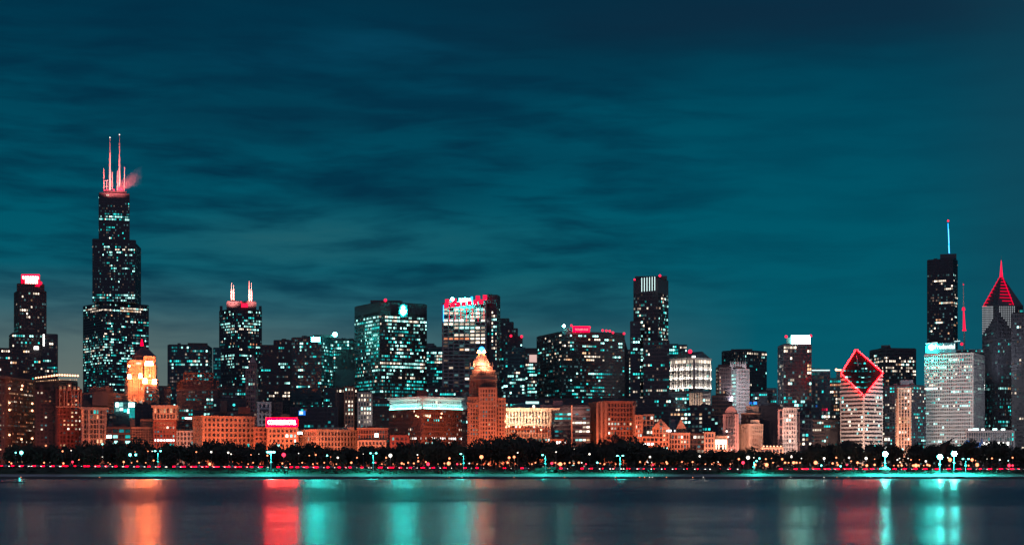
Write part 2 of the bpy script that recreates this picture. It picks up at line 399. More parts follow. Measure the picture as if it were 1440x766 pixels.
    def finish(s):
        rn = random.Random(len(s.tiers)*7+int(s.D)+int(s.root.location.x))
        if s.tiers and 'part' not in s.root:
            poly, z0, z1, r = max(s.tiers, key=lambda t: t[2]); e1, e2 = poly[1]-poly[0], poly[3]-poly[0]
            if e1.length > 18 and 'pointed' not in s.name and 'diamond' not in s.name:
                for i in range(rn.randint(2, 4)):
                    p = poly[0]+e1*rn.uniform(.15, .85)+e2*rn.uniform(.2, .7); w = rn.uniform(2, 5); m = MB()
                    m.box((p.x, p.y, z1+.6), e1.normalized(), e2.normalized(), w, rn.uniform(2, 5), rn.uniform(.8, 2.6)); m.build('roof_unit', rn.choice(['slate_metal', 'dark_brown', 'black_steel']), s.root)
        ws = sorted(s.wins, key=lambda w: (w[6], -w[3]*w[4]*(1 if w[5] != 'glass_dark' else .999)))
        vis = [w for w in ws if not w[6]]; rest = [w for w in ws if w[6]]; FB = [w for w in vis if w[5] in FAINT]; vis = [w for w in vis if w[5] not in FAINT]; rest = FB+rest
        random.shuffle(vis); vis.sort(key=lambda w: -w[3]*w[4]); keep, more = vis[:100], vis[100:]+rest
        rl = s.root.location; T = .16
        for (P3, u, n, ww, wh, mt, sd) in keep:
            o = bpy.data.objects.new('window', unit_win(mt)); o.parent = s.root
            o.location = P3+Vector((n.x, n.y, 0))*T-rl
            # unit box runs 0..1 along its own +y, which points back into the wall
            o.rotation_euler = (0, 0, math.atan2(u.y, u.x) if (Vector((-u.y, u.x)).dot(-n) > 0) else math.atan2(-u.y, -u.x))
            o.scale = (ww, T+.1, wh); COL.objects.link(o); NOBJ[0] += 1
        if more:
            m = MB(); mats = []
            for (P3, u, n, ww, wh, mt, sd) in more:
                if mt not in mats: mats.append(mt)
                p = P3+Vector((n.x, n.y, 0))*(T-.13)
                m.box((p.x, p.y, P3.z-wh/2), u, n, ww, .26, wh, mats.index(mt))
            o = m.build('window', mats, s.root); o['kind'] = 'stuff'
            o['label'] = 'the smaller windows of this facade'
ALLB = []; FL = 1.7
def B(name, label, cat, D, px, group=None):
    b = Bld(name, label, cat, D, px, group); ALLB.append(b); return b

def text_sign(b, text, x0, x1, yc, h_px, D, mat, part='sign_letters', ext=.3, squash=1.0):
    cu = bpy.data.curves.new(part, 'FONT'); cu.body = text; cu.align_x = 'CENTER'; cu.align_y = 'CENTER'; cu.extrude = ext; cu.size = 1; cu.offset = .012
    o = bpy.data.objects.new(part, cu); COL.objects.link(o); cu.materials.append(MATS[mat])
    bpy.context.view_layer.update(); dx, dy = o.dimensions.x, o.dimensions.y
    me = bpy.data.meshes.new_from_object(o); bpy.data.objects.remove(o); o = bpy.data.objects.new(part, me); COL.objects.link(o)
    w = (x1-x0)*D/F; h = h_px*D/F; p = W((x0+x1)/2, yc, D)
    o.scale = (w/dx, h/dy, 1); o.parent = b.root; o.location = p-b.root.location
    o.rotation_euler = (R(90), 0, -math.atan2(p.x, p.y)); return o

OR = (1, .215, .09)

# ------------------------------------------------------------------ the setting: lake, shore, drive, park ground
def zroad(x, y=960):
    px = CX+F*x/960
    t = min(max(px/900, -.3), 1.1); return 6.35-1.65*t
def shore_y(x): return 865+6*math.sin(x*.011)-x*.02
PROF = [(0, -2.0), (.2, 1.15), (3, 1.2), (9, 1.3), (22, 2.0), (48, 3.3), (68, None), (72, None), (104, None), (108, None), (180, 5.2), (320, 5.0), (2200, 5.0), (30000, 5.0)]
def ground_z(x, d):
    zr = zroad(x)
    pts = [(0, 1.15), (10, 2.45), (13, 2.5), (28, 2.9), (50, zr-1.2), (68, zr-.25), (108, zr-.25), (200, 5.1), (330, 5.0), (40000, 5.0)]
    if d <= 0: return 1.15
    for (a, za), (b, zb) in zip(pts, pts[1:]):
        if a <= d <= b: return za+(zb-za)*(d-a)/(b-a)
    return 5.0
xs = [-9000, -4000, -1600]+[-900+20*i for i in range(91)]+[1600, 4000, 9000]
def strip(name, d0s, mat, dz=0.0, label=None, x0=-1e9, x1=1e9, kind='structure'):
    m = MB(); xx = [x for x in xs if x0 <= x <= x1]
    for a, b in zip(xx, xx[1:]):
        for d0, d1 in zip(d0s, d0s[1:]):
            m.quad([(a, shore_y(a)+d0, ground_z(a, d0)+dz), (b, shore_y(b)+d0, ground_z(b, d0)+dz), (b, shore_y(b)+d1, ground_z(b, d1)+dz), (a, shore_y(a)+d1, ground_z(a, d1)+dz)])
    return tag(m.build(name, mat), label, None, None, kind)
strip('park_ground', [9.6, 13, 20, 28, 38, 50, 60, 68, 88, 108, 140, 170, 200, 330, 600], 'grass_green')
strip('city_ground', [600, 2200, 9000, 30000], 'city_ground')
strip('lakefront_path', [.3, 3, 6, 9.6], 'concrete_path', .0)
strip('road', [70, 80, 94, 106], 'asphalt', .12)
for d in (69.6, 106): strip('kerb', [d, d+.4], 'kerb_stone', .24)
for d in (78.9, 88, 97): strip('lane_marking', [d, d+.25], 'paint_white', .125)
# sea wall with its stepped face
m = MB()
for a, b in zip(xs, xs[1:]):
    ya, yb = shore_y(a), shore_y(b)
    for (d0, z0, d1, z1) in [(-2.2, -3, -2.2, .32), (-2.2, .32, -1.1, .32), (-1.1, .32, -1.1, .75), (-1.1, .75, 0, .75), (0, .75, 0, 1.16), (0, 1.16, .32, 1.16)]:
        m.quad([(a, ya+d0, z0), (b, yb+d0, z0), (b, yb+d1, z1), (a, ya+d1, z1)])
tag(m.build('seawall', 'seawall_stone'), None, None, None, 'structure')

# lake : one sheet; long exposure has smoothed the chop, wind has ruffled a belt of it in front of the shore
wm = bpy.data.materials.new('lake_water'); wm.use_nodes = True; N = NT(new_nodes(wm)); MATS['lake_water'] = wm
p = N.n('ShaderNodeBsdfPrincipled'); o = N.n('ShaderNodeOutputMaterial'); N.l(p.outputs[0], o.inputs[0])
t = N.n('ShaderNodeTexCoord'); s3 = N.n('ShaderNodeSeparateXYZ'); N.l(t.outputs['Object'], s3.inputs[0])
wob = N.noise(N.comb(N.m('MULTIPLY', s3.outputs[0], .004), N.m('MULTIPLY', s3.outputs[1], .03), 0), 1.0, 4, .6)
yy = N.m('ADD', s3.outputs[1], N.m('MULTIPLY', N.m('SUBTRACT', wob, .5), 70))
belt = N.ramp(N.m('DIVIDE', yy, 1000.0), [(.0, 0.0), (.25, .0), (.29, 1.0), (.41, 1.0), (.52, .15), (.70, .0), (1.0, .1)])
streak = N.noise(N.comb(N.m('MULTIPLY', s3.outputs[0], .05), N.m('MULTIPLY', s3.outputs[1], .34), 3.0), 1.0, 5, .7)
streak2 = N.noise(N.comb(N.m('MULTIPLY', s3.outputs[0], .012), N.m('MULTIPLY', s3.outputs[1], .055), 8.0), 1.0, 4, .6)
rg = N.m('ADD', N.m('MULTIPLY_ADD', belt, .13, .235), N.m('ADD', N.m('MULTIPLY', N.m('SUBTRACT', streak, .5), .34), N.m('MULTIPLY', N.m('SUBTRACT', streak2, .5), .22)))
p.inputs['Specular IOR Level'].default_value = .38
N.l(rg, p.inputs['Roughness']); p.inputs['Base Color'].default_value = v4((.008, .050, .095)); p.inputs['IOR'].default_value = 1.33
wv = N.noise(N.comb(N.m('MULTIPLY', s3.outputs[0], .30), N.m('MULTIPLY', s3.outputs[1], 1.1), 0), 1.0, 5, .6)
bp = N.n('ShaderNodeBump'); bp.inputs['Strength'].default_value = .55; bp.inputs['Distance'].default_value = .12; N.l(wv, bp.inputs['Height']); N.l(bp.outputs[0], p.inputs['Normal'])
m = MB(); m.quad([(-9000, -400, 0), (9000, -400, 0), (9000, 1100, 0), (-9000, 1100, 0)])
tag(m.build('lake_water', 'lake_water'), None, None, None, 'structure')

# ------------------------------------------------------------------ buildings
TW = 'office towers of the skyline'; FR = 'street wall facing the park'; MD = 'mid height blocks behind the street wall'
# ---- far left
b = B('office_tower', 'dark stepped tower with a blazing red and white crown at the far left', 'tower', 1900, 43)
b.tier(20, 65, 408, frame='dark_brown', bw=3.4, pw=1.1, xc=27, base=.05, pal=CREAM, bands=[(20, 66, 425, 470, .13, CREAM), (20, 66, 476, 478, .0), (18, 27, 452, 470, .8, TEAL)])
b.tier(24, 62, 399.5, 410, D=1906, frame='dark_brown', bw=3, pw=1.2, base=0); b.tier(29, 57, 393, 400, D=1912, frame='dark_brown', base=0)
b.tier(13, 65, 468, D=1893, xc=17, frame='dark_brown', base=.12, pal=MIX, bands=[(13, 66, 470, 475, .75, ICE)])
b.tier(60, 81, 470, D=1890, frame='black_steel', base=.08, pal=COOL, bands=[(60, 81, 515, 520, .8, TEAL)])
b.tier(-20, 60, 490, D=1885, frame='dark_brown', base=.10, pal=MIX, bands=[(-20, 60, 492, 497, .35, WARM)])
m = MB(); c = W(43, 400, 1915); m.box((c.x, c.y, c.z), (1, 0), (0, 1), 17, 10, 9.5); m.build('crown_lantern', 'crown_glow', b.root)
m = MB(); c = W(43, 400, 1908)
for i in range(8): m.box((c.x-10+i*2.86, c.y, c.z-1), (1, 0), (0, 1), .8, 1, 11.5)
m.box((c.x, c.y, c.z+10), (1, 0), (0, 1), 21, 1.2, 1.6); m.box((c.x, c.y, c.z-2), (1, 0), (0, 1), 21, 1.2, 1.5)
m.build('crown_frame', 'sign_red_dim', b.root); b.lamp(57, 398, 1905, 2, 'red_lamp')
m = MB(); c = W(61.5, 486, 1880); m.box((c.x, c.y, c.z), (1, 0), (0, 1), 1.4, .8, 13); m.build('light_strip', 'w_hot', b.root)
b.win(48, 54, 487, 491, 1882, 'w_hot')
# ---- the tallest
b = B('skyscraper', 'tallest black setback skyscraper with two floodlit white masts on its roof', 'skyscraper', 2600, 163)
WB = [(117, 210, 433, 438.5, .97, CREAM), (117, 210, 440, 452, .08, MIX), (117, 145, 452, 476, .02), (145, 208, 452, 470, .33, MIX), (117, 208, 470, 486, .42, COOL), (117, 208, 486, 512, .50, ICE), (117, 208, 512, 545, .30, TEAL)]
b.tier(117, 209, 425, xc=145, frame='black_steel', fh=4.2, bw=3.0, pw=.7, sh=1.3, base=.2, bands=WB, k=.6, depth=70)
b.tier(130, 198, 341, 425, D=2606, xc=190, frame='black_steel', fh=4.2, bw=3.0, pw=.7, sh=1.3, bands=[(130, 198, 412, 426, .6, COOL), (130, 198, 385, 412, .05, MIX), (143, 165, 344, 386, .33, ICE), (165, 198, 344, 386, .26, COOL), (130, 198, 350, 355, .5, ICE), (130, 143, 341, 400, .04)])
b.tier(130, 191, 337, 345, D=2612, frame='black_steel', base=0, depth=50)
b.tier(139, 182, 272, 341, D=2618, frame='black_steel', fh=4.2, bw=3.0, pw=.7, sh=1.3, bands=[(139, 182, 286, 292, .35, COOL), (139, 182, 300, 310, .55, COOL), (139, 182, 292, 300, .12), (139, 182, 318, 330, .22), (139, 182, 330, 337, .15), (139, 182, 270, 286, .03)])
b.blk(146, 178, 268.5, 272, 2630, 'black_steel')
for px, parts in {154.6: [(268, 248, 3.0), (248, 214, 2.2), (214, 200, .9), (200, 194, .45)], 168: [(268, 248, 2.6), (248, 219, 1.9), (219, 200, 1.1), (200, 190, .45)], 146: [(268, 237, 1.0)], 175: [(268, 235, .9)], 150: [(268, 253, 1.0)], 165: [(268, 240, .9)], 158: [(266, 242, .8)]}.items():
    D = 2634; m = MB()
    for (ya, yb2, r_) in parts: m.bar(W(px, ya, D), W(px, yb2, D), r_*.62, r_*.5, 8)
    a = m.build('mast', 'mast_paint', b.root)
for y_ in (254, 262): m = MB(); m.bar(W(146, y_, 2634), W(152, y_, 2634), .6); m.build('antenna_bracket', 'mast_paint', b.root)
for px, py in ((154.6, 193.5), (168, 189.5)): b.lamp(px, py, 2634, .8, 'lamp_white', 'beacon')
for px, py, r_ in ((168.5, 265.5, 2.6), (151, 267, 1.2), (172, 267, 1.6), (160, 267, 1.4), (147, 267.5, 1.2)): b.lamp(px, py, 2626, r_, 'lamp_pink', 'floodlamp')
for px in (154.6, 168): b.light(px, 275, 2590, W(px, 236, 2634), 6, 6, 60000, (1, .17, .16), 'floodlight', 90); 
# ---- gold floodlit tower
b = B('floodlit_tower', 'golden floodlit stone tower with a dark pyramid roof and red tip', 'tower', 1700, 200)
gs = dict(frame='limestone', bw=2.6, pw=1.15, sh=.7, dp=1.2, glass='glass_warm', dim_=False)
b.tier(177, 201, 531, xc=182, base=.2, pal=WARM, **gs); b.tier(179.5, 199, 506, D=1703, xc=183, base=.15, pal=WARM, cornice=(1, .5, 'limestone'), **gs)
b.tier(203, 222, 533, D=1702, xc=219, base=.08, pal=WARM, **gs); b.tier(204.5, 219.5, 513, D=1705, xc=217, base=.15, pal=WARM, **gs); b.tier(203.5, 217, 501, yb=513, D=1707, base=0, cornice=(1, .6, 'limestone'), **gs)
b.tier(199, 204, 508, D=1716, frame='dark_granite', base=0)
po, _, _, _ = b.tier(186, 219, 500, D=1720, frame='dark_granite', base=0)
m = MB(); m.prism([tuple(p) for p in po], zg(500, 1720), zg(484, 1720), .05); m.build('pyramid_roof', 'dark_granite', b.root)
m = MB(); m.bar(W(199.5, 486, 1704), W(199.5, 477, 1704), 1.6, .5, 8); m.build('spire', 'sign_red_dim', b.root)
for px, py, w_, h_ in ((182, 529, 4.6, 6), (197.5, 528, 4.6, 6), (204, 535, 6.0, 7), (217, 536, 6, 7), (209.5, 510.5, 12, 5.5), (181.5, 514, 2, 2)):
    m = MB(); c = W(px, py, 1688); m.prism([(c.x+math.cos(q)*w_*.37, c.y+math.sin(q)*3) for q in [i*math.pi/4 for i in range(8)]], c.z-h_*.37, c.z+h_*.33, .8); m.build('turret_lamp', 'lamp_gold', b.root)
for (x0, x1, zt, e_) in ((177, 201, 580, .9), (200, 222, 530, .5)): b.flood(x0, x1, 500, 580, e_*1.3, (1, .28, .13), 34, zl=30)
b.tier(203.5, 219, 541, D=1690, frame='dark_granite', bw=2.6, pw=1.0, base=.1, pal=ICE, bands=[(203, 217, 541, 562, .45, ICE)], depth=10); b.win(178, 184, 562, 574, 1690, 'w_amber'); b.win(196, 200, 563, 570, 1690, 'w_cream')  # dark block added in place of the unlit lower part of the right shaft
# ---- left mid blocks
b = B('apartment_block', 'plain dark grey block right of the golden floodlit tower', 'building', 1760, 232, MD)
b.tier(222, 240, 543, frame='grey_concrete', base=.03); 
b = B('office_tower', 'dark glass office block with bright cyan floors right of the golden tower', 'tower', 1950, 267)
b.tier(236, 298, 485, xc=292, frame='black_steel', fh=4, bw=3, pw=.25, sh=1.2, base=.25, pal=COOL, bands=[(236, 298, 486, 491, .1), (236, 298, 491, 500, .5, COOL), (236, 298, 505, 516, .62, ICE), (236, 252, 520, 550, .5, DIM), (236, 298, 490, 492, .0)], glass='glass_teal')
b.blk(264, 292, 482, 486, 1965, 'dark_brown')
b = B('office_block', 'dark stepped brown block with scattered teal windows over the orange gridded building', 'building', 1720, 277)
b.tier(258, 300, 524, D=1735, frame='dark_brown', base=.08, pal=MIX); b.tier(249, 308, 534, D=1728, xc=256, frame='dark_brown', base=.10, pal=MIX, bands=[(249, 308, 536, 538, .6, TEAL)])
b.tier(249, 306, 547, D=1718, frame='black_steel', base=.14, pal=TEAL, bands=[(272, 300, 555, 580, .38, TEAL)])
b = B('glass_tower', 'slim teal glass tower peeking out left of the twin masted tower', 'tower', 2150, 305)
b.tier(300, 310, 489, glass='glass_teal', frame='teal_metal', pw=.2, sh=.8, base=.5, pal=[('w_teal', 1)])
b = B('office_tower', 'dark granite tower with two pairs of floodlit masts on its roof', 'tower', 2200, 338)
b.tier(308.5, 368, 434, xc=330, frame='dark_granite', bw=3.2, pw=1.1, base=.2, bands=[(308, 368, 436, 440, .4), (322, 364, 440, 455, .22, COOL), (355, 369, 450, 454, .9, ICE), (308, 364, 455, 467.5, .80, ICE), (308, 368, 467.5, 480, .14, COOL), (308, 368, 480, 484, .25, AMB), (335, 358, 484, 492, .55, COOL), (308, 368, 492, 498, .03), (308, 368, 498, 520, .32, ICE), (308, 368, 520, 560, .13, COOL)])
b.tier(319, 360, 424, 436, D=2212, frame='dark_granite', bw=3, pw=1.3, base=0)
for x in (311, 366): b.blk(x-2, x+2, 430, 436, 2203, 'dark_granite', 'turret')
for px, yt, r_ in ((325.5, 397, 1.2), (328.5, 401, .9), (350.5, 395, 1.3), (353.5, 397, 1.1)):
    m = MB(); m.bar(W(px, 424, 2216), W(px, 408, 2216), r_, r_*.9, 8); m.bar(W(px, 408, 2216), W(px, yt, 2216), r_*.5, r_*.3, 6); m.build('mast', 'mast_paint', b.root)
    b.light(px, 432, 2182, W(px, 410, 2216), 3, 3, 15000, (1, .26, .22), 'floodlight', 60)
m = MB(); c = W(344, 432, 2203); m.box((c.x, c.y, c.z), (1, 0), (0, 1), 9, 1, 5.5); m.build('red_panel', 'red_lamp', b.root); b.lamp(339, 424.5, 2204, 1.2, 'red_lamp'); 
b = B('clock_tower', 'slender pink stone tower with a pointed pyramid spire', 'tower', 1650, 354)
po, _, z1, _ = b.tier(346, 362, 519, xc=359, frame='pink_stone', bw=2.4, pw=.8, sh=1.2, dp=.6, base=.12, pal=DIM, bands=[(350, 362, 536, 545, .6, CREAM)], cornice=(1.2, .6, 'pink_stone'))
po, _, _, _ = b.tier(350, 361, 511, 519, D=1653, frame='pink_stone', base=0, bw=2.2, pw=.9)
m = MB(); m.prism([tuple(p) for p in po], zg(511.5, 1653), zg(498, 1653), .03); m.build('spire', 'pink_stone', b.root)
for x in (351, 360): m = MB(); m.bar(W(x, 513, 1651), W(x, 508, 1651), .7, .1); m.build('pinnacle', 'pink_stone', b.root)
b.flood(346, 362, 498, 560, .42, (1, .36, .30), 40, zl=30)
b = B('office_block', 'broad black office slab right of the slender pink spire', 'building', 1980, 389)
b.tier(385, 410.5, 478.5, D=1990, frame='black_steel', base=.02, asp=3, xc=409); b.tier(367, 411, 485.5, D=1980, frame='black_steel', base=.03, xc=408, bands=[(384, 410, 508, 520, .6, COOL), (373, 408, 548, 557, .5, CREAM), (400, 409, 536, 540, .8, ICE)])
b = B('glass_tower', 'curved top dark glass tower with a bright cyan rooftop sign panel', 'tower', 1900, 440)
cy_spec = dict(glass='glass_teal', frame='black_steel', pw=.3, sh=1.1, base=.12, bw=2.8)
b.tier(410, 468, 474, xc=452, **cy_spec, pal=COOL, bands=[(452, 467, 484, 545, .55, [('w_cyan', 5), ('w_icy', 3), ('w_teal', 3), ('w_amber', .6)]), (410, 452, 486, 530, .20, COOL), (425, 467, 564, 572, .6, TEAL), (410, 452, 545, 564, .02)])
poly = b.tiers[0][0]; m = MB(); A_, C_, B_ = poly[0], poly[1], poly[2]
for i in range(10):
    t0, t1 = i/10, (i+1)/10; P0_, P1_ = A_+(C_-A_)*t0, A_+(C_-A_)*t1
    h0, h1 = b.tiers[0][2]-9*(1-t0)**1.6+1, b.tiers[0][2]-9*(1-t1)**1.6+1
c = W(444, 480, 1885); m.box((c.x, c.y+.6, c.z-.2), (1, 0), (0, 1), 11.5, .8, 5.6); m.build('sign_light_shield', 'black_steel', b.root)  # dark backing added to keep the panel's glow off the wall behind
m = MB(); m.quad([(c.x-4.75, c.y, c.z), (c.x+4.75, c.y, c.z), (c.x+4.75, c.y, c.z+4.8), (c.x-4.75, c.y, c.z+4.8)]); m.build('sign_panel', 'sign_white', b.root)
b.blk(440, 470, 470.5, 474, 1912, 'black_steel', 'roof_screen'); b.blk(425, 462, 472.5, 474, 1908, 'black_steel', 'roof_screen')
b.lamp(471, 470, 1890, 2.4, 'white_beacon')
b = B('office_block', 'dark block with a row of cyan lights along its roof beside the white beacon', 'building', 2000, 485)
b.tier(469, 499, 477, frame='black_steel', base=.05, pal=TEAL, bands=[(469, 500, 477, 490, .6, COOL), (470, 473, 490, 522, .9, COOL)]); b.blk(471, 500, 519, 545, 1985, 'slate_metal', 'lower_wing')
# ---- the broad lit slab
b = B('office_tower', 'broad black office slab with most floors lit and a glowing white arrow emblem', 'tower', 1850, 550)
BL = [(499, 600, 430, 444, .0), (515, 590, 444, 456, .86, ICE), (499, 533, 453, 458.5, .9, ICE), (590, 600, 446, 462, .35, COOL), (533, 600, 456, 466, .45, COOL), (513, 533, 458, 500, .68, [('w_icy', 5), ('w_cyan', 3), ('w_teal', 1)]), (499, 513, 458, 500, .12, COOL), (533, 541, 458, 500, .12, COOL), (541, 575, 466, 500, .60, COOL), (575, 600, 466, 500, .38, COOL), (499, 560, 500, 508, .55, TEAL), (560, 600, 500, 512, .60, ICE), (499, 533, 508, 540, .28, COOL), (533, 600, 508, 518, .85, [('w_icy', 4), ('w_cream', 2), ('w_cyan', 1)]), (533, 600, 518, 536, .30, ICE), (499, 600, 536, 543, .7, TEAL), (499, 600, 543, 554, .85, TEAL), (499, 600, 554, 600, .22, TEAL)]
b.tier(499, 600, 424.5, xc=534, frame='dark_granite', fh=4.0, bw=2.9, pw=.5, sh=1.3, base=.2, bands=BL, k=.5, top=11, asp=1.1, part='wall')
b.blk(521, 566, 422, 426, 1875, 'dark_granite', 'penthouse'); b.lamp(542, 422, 1848, 1.7, 'red_beacon')
m = MB(); c = W(567, 437, 1850)        # arrow-like emblem: a double pointed drop over a wide arrow head
z = [(-3.2, 1), (-1.6, 1), (-1.6, 2.6), (-2.4, 3.8), (0, 6.2), (2.2, 3.8), (1.6, 2.6), (1.6, .4), (3.6, .9), (3.2, -2.2), (0, -5.4), (-3.0, -2.4), (-3.4, .8)]
r_ = Vector((c.x, c.y)).normalized(); u_ = Vector((r_.y, -r_.x)); q0 = c-Vector((r_.x, r_.y, 0))*1.2
fr = [q0+Vector((u_.x*x_, u_.y*x_, z_)) for x_, z_ in z]; bk = [p_+Vector((r_.x, r_.y, 0))*.6 for p_ in fr]
m.quad(fr)
for i in range(len(fr)): m.quad([fr[i], bk[i], bk[(i+1) % len(fr)], fr[(i+1) % len(fr)]])
m.build('emblem', 'sign_white', b.root)
m = MB(); q1 = q0+Vector((r_.x, r_.y, 0))*.75; m.box((q1.x, q1.y, q1.z-7), (u_.x, u_.y), (r_.x, r_.y), 10, .25, 14.5); m.build('emblem_light_shield', 'teal_metal', b.root)  # plate added to block the emblem's glow from the wall behind
b = B('office_block', 'teal block with white lit upper floors between the two biggest slabs', 'building', 2050, 611)
b.tier(600, 622, 488, frame='slate_metal', glass='glass_teal', base=.1, pw=.3, bands=[(605, 622, 489, 512, .8, [('w_cream', 3), ('w_icy', 2)]), (600, 605, 495, 512, .7, ICE), (600, 622, 512, 545, .15, TEAL), (613, 619, 522, 535, .8, TEAL)]); b.blk(600, 611, 482.5, 489, 2060, 'slate_metal')
# ---- red topped slab
b = B('office_tower', 'tall slab with a row of red lit roof lanterns and a white rooftop sign', 'tower', 1800, 663)
b.tier(623, 684, 426, xc=683, asp=.9, frame='grey_concrete', fh=4.0, bw=5.6, pw=.9, sh=1.1, dp=1.2, base=.3, pal=CREAM, k=.7, depth=40, bands=[(623, 684, 426, 431, .0), (623, 684, 431, 440, .6, CREAM), (623, 684, 440, 447, .75, CREAM), (623, 684, 447, 454.5, .98, [('w_hot', 3), ('w_cream', 2)]), (623, 684, 454.5, 470, .62, CREAM), (623, 634, 470, 500, .5, WARM), (634, 684, 470, 496, .62, CREAM), (623, 684, 496, 514, .04), (628, 658, 514, 529, .80, CREAM), (623, 684, 529, 545, .05)])
po, z0, z1, rr = b.tier(683, 703, 415, D=1803, xc=699, frame='dark_granite', bw=3, pw=.9, base=.03, bands=[(690, 693, 433, 492, .9, CREAM), (696, 700, 455, 535, .85, CREAM), (683, 703, 415, 430, 0)])
b.blk(685, 692, 413, 416, 1815, 'dark_granite', 'penthouse')
for i in range(7):
    px = 628+i*8.1; py = 429.5-i*.9
    m = MB(); c = W(px, py+3, 1790); m.box((c.x, c.y, c.z), (1, 0), (0, 1), 4.6, 2.5, 4.6); m.build('red_lantern', 'red_lamp', b.root)
    m = MB(); c = W(px+3.9, 452, 1794); m.box((c.x, c.y, c.z), (1, 0), (0, 1), .5, .5, 15); m.build('red_tube', 'red_lamp', b.root)
for px, py in ((629, 425), (639, 424), (672, 420), (682, 419)):
    m = MB(); c = W(px, py+2.5, 1796); m.box((c.x, c.y, c.z), (1, 0), (0, 1), 4.5, 3, 5.2); m.build('red_lantern', 'red_lamp', b.root)
b.blk(626, 684, 423.5, 426.5, 1810, 'grey_concrete', 'parapet')
b.lamp(636, 420.5, 1795, 1.8, 'white_beacon'); text_sign(b, 'aetna', 645.5, 662.5, 421, 6.2, 1792, 'sign_white', ext=.5)
m = MB(); c = W(663.5, 424, 1797); m.box((c.x, c.y, c.z), (1, 0), (0, 1), 2.2, .5, 5.5); m.build('sign_edge', 'blue_glow', b.root)
m = MB(); c = W(623.6, 452, 1797); m.box((c.x, c.y, c.z), (1, 0), (0, 1), .7, .6, 18); m.build('blue_tube', 'blue_glow', b.root)
b = B('office_tower', 'black tower with a stepped rounded shoulder and two red beacons', 'tower', 2050, 718)
b.tier(700, 716, 448, frame='black_steel', base=.05, bands=[(703, 716, 470, 560, .2, COOL)]); b.tier(714, 722, 453, D=2049, frame='black_steel', base=.05); b.tier(720, 728, 462, D=2048, frame='black_steel', base=.05); b.tier(726, 734.5, 473, D=2046, frame='black_steel', base=.08)
b.lamp(718.5, 472, 2035, 1.5, 'red_beacon'); b.lamp(733.5, 473, 2036, 1.6, 'red_beacon')
b = B('glass_tower', 'teal glass block with a pale pink rooftop screen', 'building', 1900, 732)
b.tier(708, 740, 492, frame='teal_metal', glass='glass_teal', pw=.2, sh=1.0, base=.1, pal=TEAL, bands=[(708, 740, 520, 565, .38, COOL)]); b.blk(721, 739, 488, 493, 1925, 'teal_metal', 'roof_screen')
b.tier(739, 755, 490, D=1896, frame='black_steel', bw=2.8, pw=.4, base=.1, bands=[(739, 755, 509, 557, .55, [('w_icy', 5), ('w_cream', 3)]), (741, 749, 509, 557, .8, ICE)])
m = MB(); c = W(749.6, 509, 1888); m.box((c.x, c.y, c.z), (1, 0), (0, 1), 8.6, .6, 8.6); m.build('rooftop_screen', 'screen_pink', b.root)
# ---- long slab with red sign
b = B('office_tower', 'wide dark sloping sided slab with a red neon rooftop sign', 'tower', 1900, 818)
po, _, z1, rr = b.tier(755, 878, 466, xc=790, asp=1.0, frame='black_steel', fh=4, bw=3.4, pw=.5, sh=1.5, base=.10, top=3, pal=COOL, bands=[(800, 842, 466, 476, .45, COOL), (755, 800, 470, 488, .13, CREAM), (800, 878, 476, 492, .25, MIX), (770, 850, 496, 508, .4, CREAM), (755, 878, 508, 540, .13, TEAL), (828, 862, 522, 527, .85, TEAL), (770, 800, 538, 545, .05), (793, 850, 541, 551, .72, TEAL), (755, 878, 551, 560, .2, TEAL)])
m = MB(); a_ = W(878, 466.5, 1900+75)
for y0_, (xa, xb) in enumerate([(878, 884)]): pass
p0 = W(876.5, 469, 1962); p1 = W(885, 500, 1962); p2 = W(885, 660, 1962); p3 = W(870, 660, 1962); p4 = W(870, 469, 1962)
fr = [p0, p1, p2, p3, p4]; bk = [p_+Vector((0, 18, 0)) for p_ in fr]; m.quad(fr); m.quad(bk[::-1])
for i in range(5): m.quad([fr[i], bk[i], bk[(i+1) % 5], fr[(i+1) % 5]])
m.build('sloping_flank', 'dark_granite', b.root)
m = MB(); c = W(817.5, 467, 1897); m.box((c.x, c.y, c.z), (1, 0), (0, 1), 19.5, .8, 6.8); m.build('sign_board', 'sign_red_dim', b.root)
text_sign(b, 'THE PALMER HOUSE', 808.5, 827, 463.2, 2.8, 1895, 'neon_core', ext=.3)
b.blk(793, 803, 461, 466, 1915, 'grey_concrete', 'penthouse')
for px, py in ((803.5, 457.5), (829, 460), (847.5, 464.5), (852.5, 464.8), (857.5, 465.2), (862, 467.5), (877.5, 468.8)): b.lamp(px, py, 1896, 1.3, 'red_beacon')
b.lamp(793, 458, 1896, 1.6, 'white_beacon')
b = B('apartment_tower', 'narrow tower with warm lit floors squeezed left of the tall dark tower', 'tower', 1990, 882)
b.tier(877, 887, 492, frame='grey_concrete', bw=3, pw=.3, base=.6, pal=[('w_cream', 4), ('w_icy', 3), ('w_teal', 3), ('w_dim', 4)], rowvar=.6)
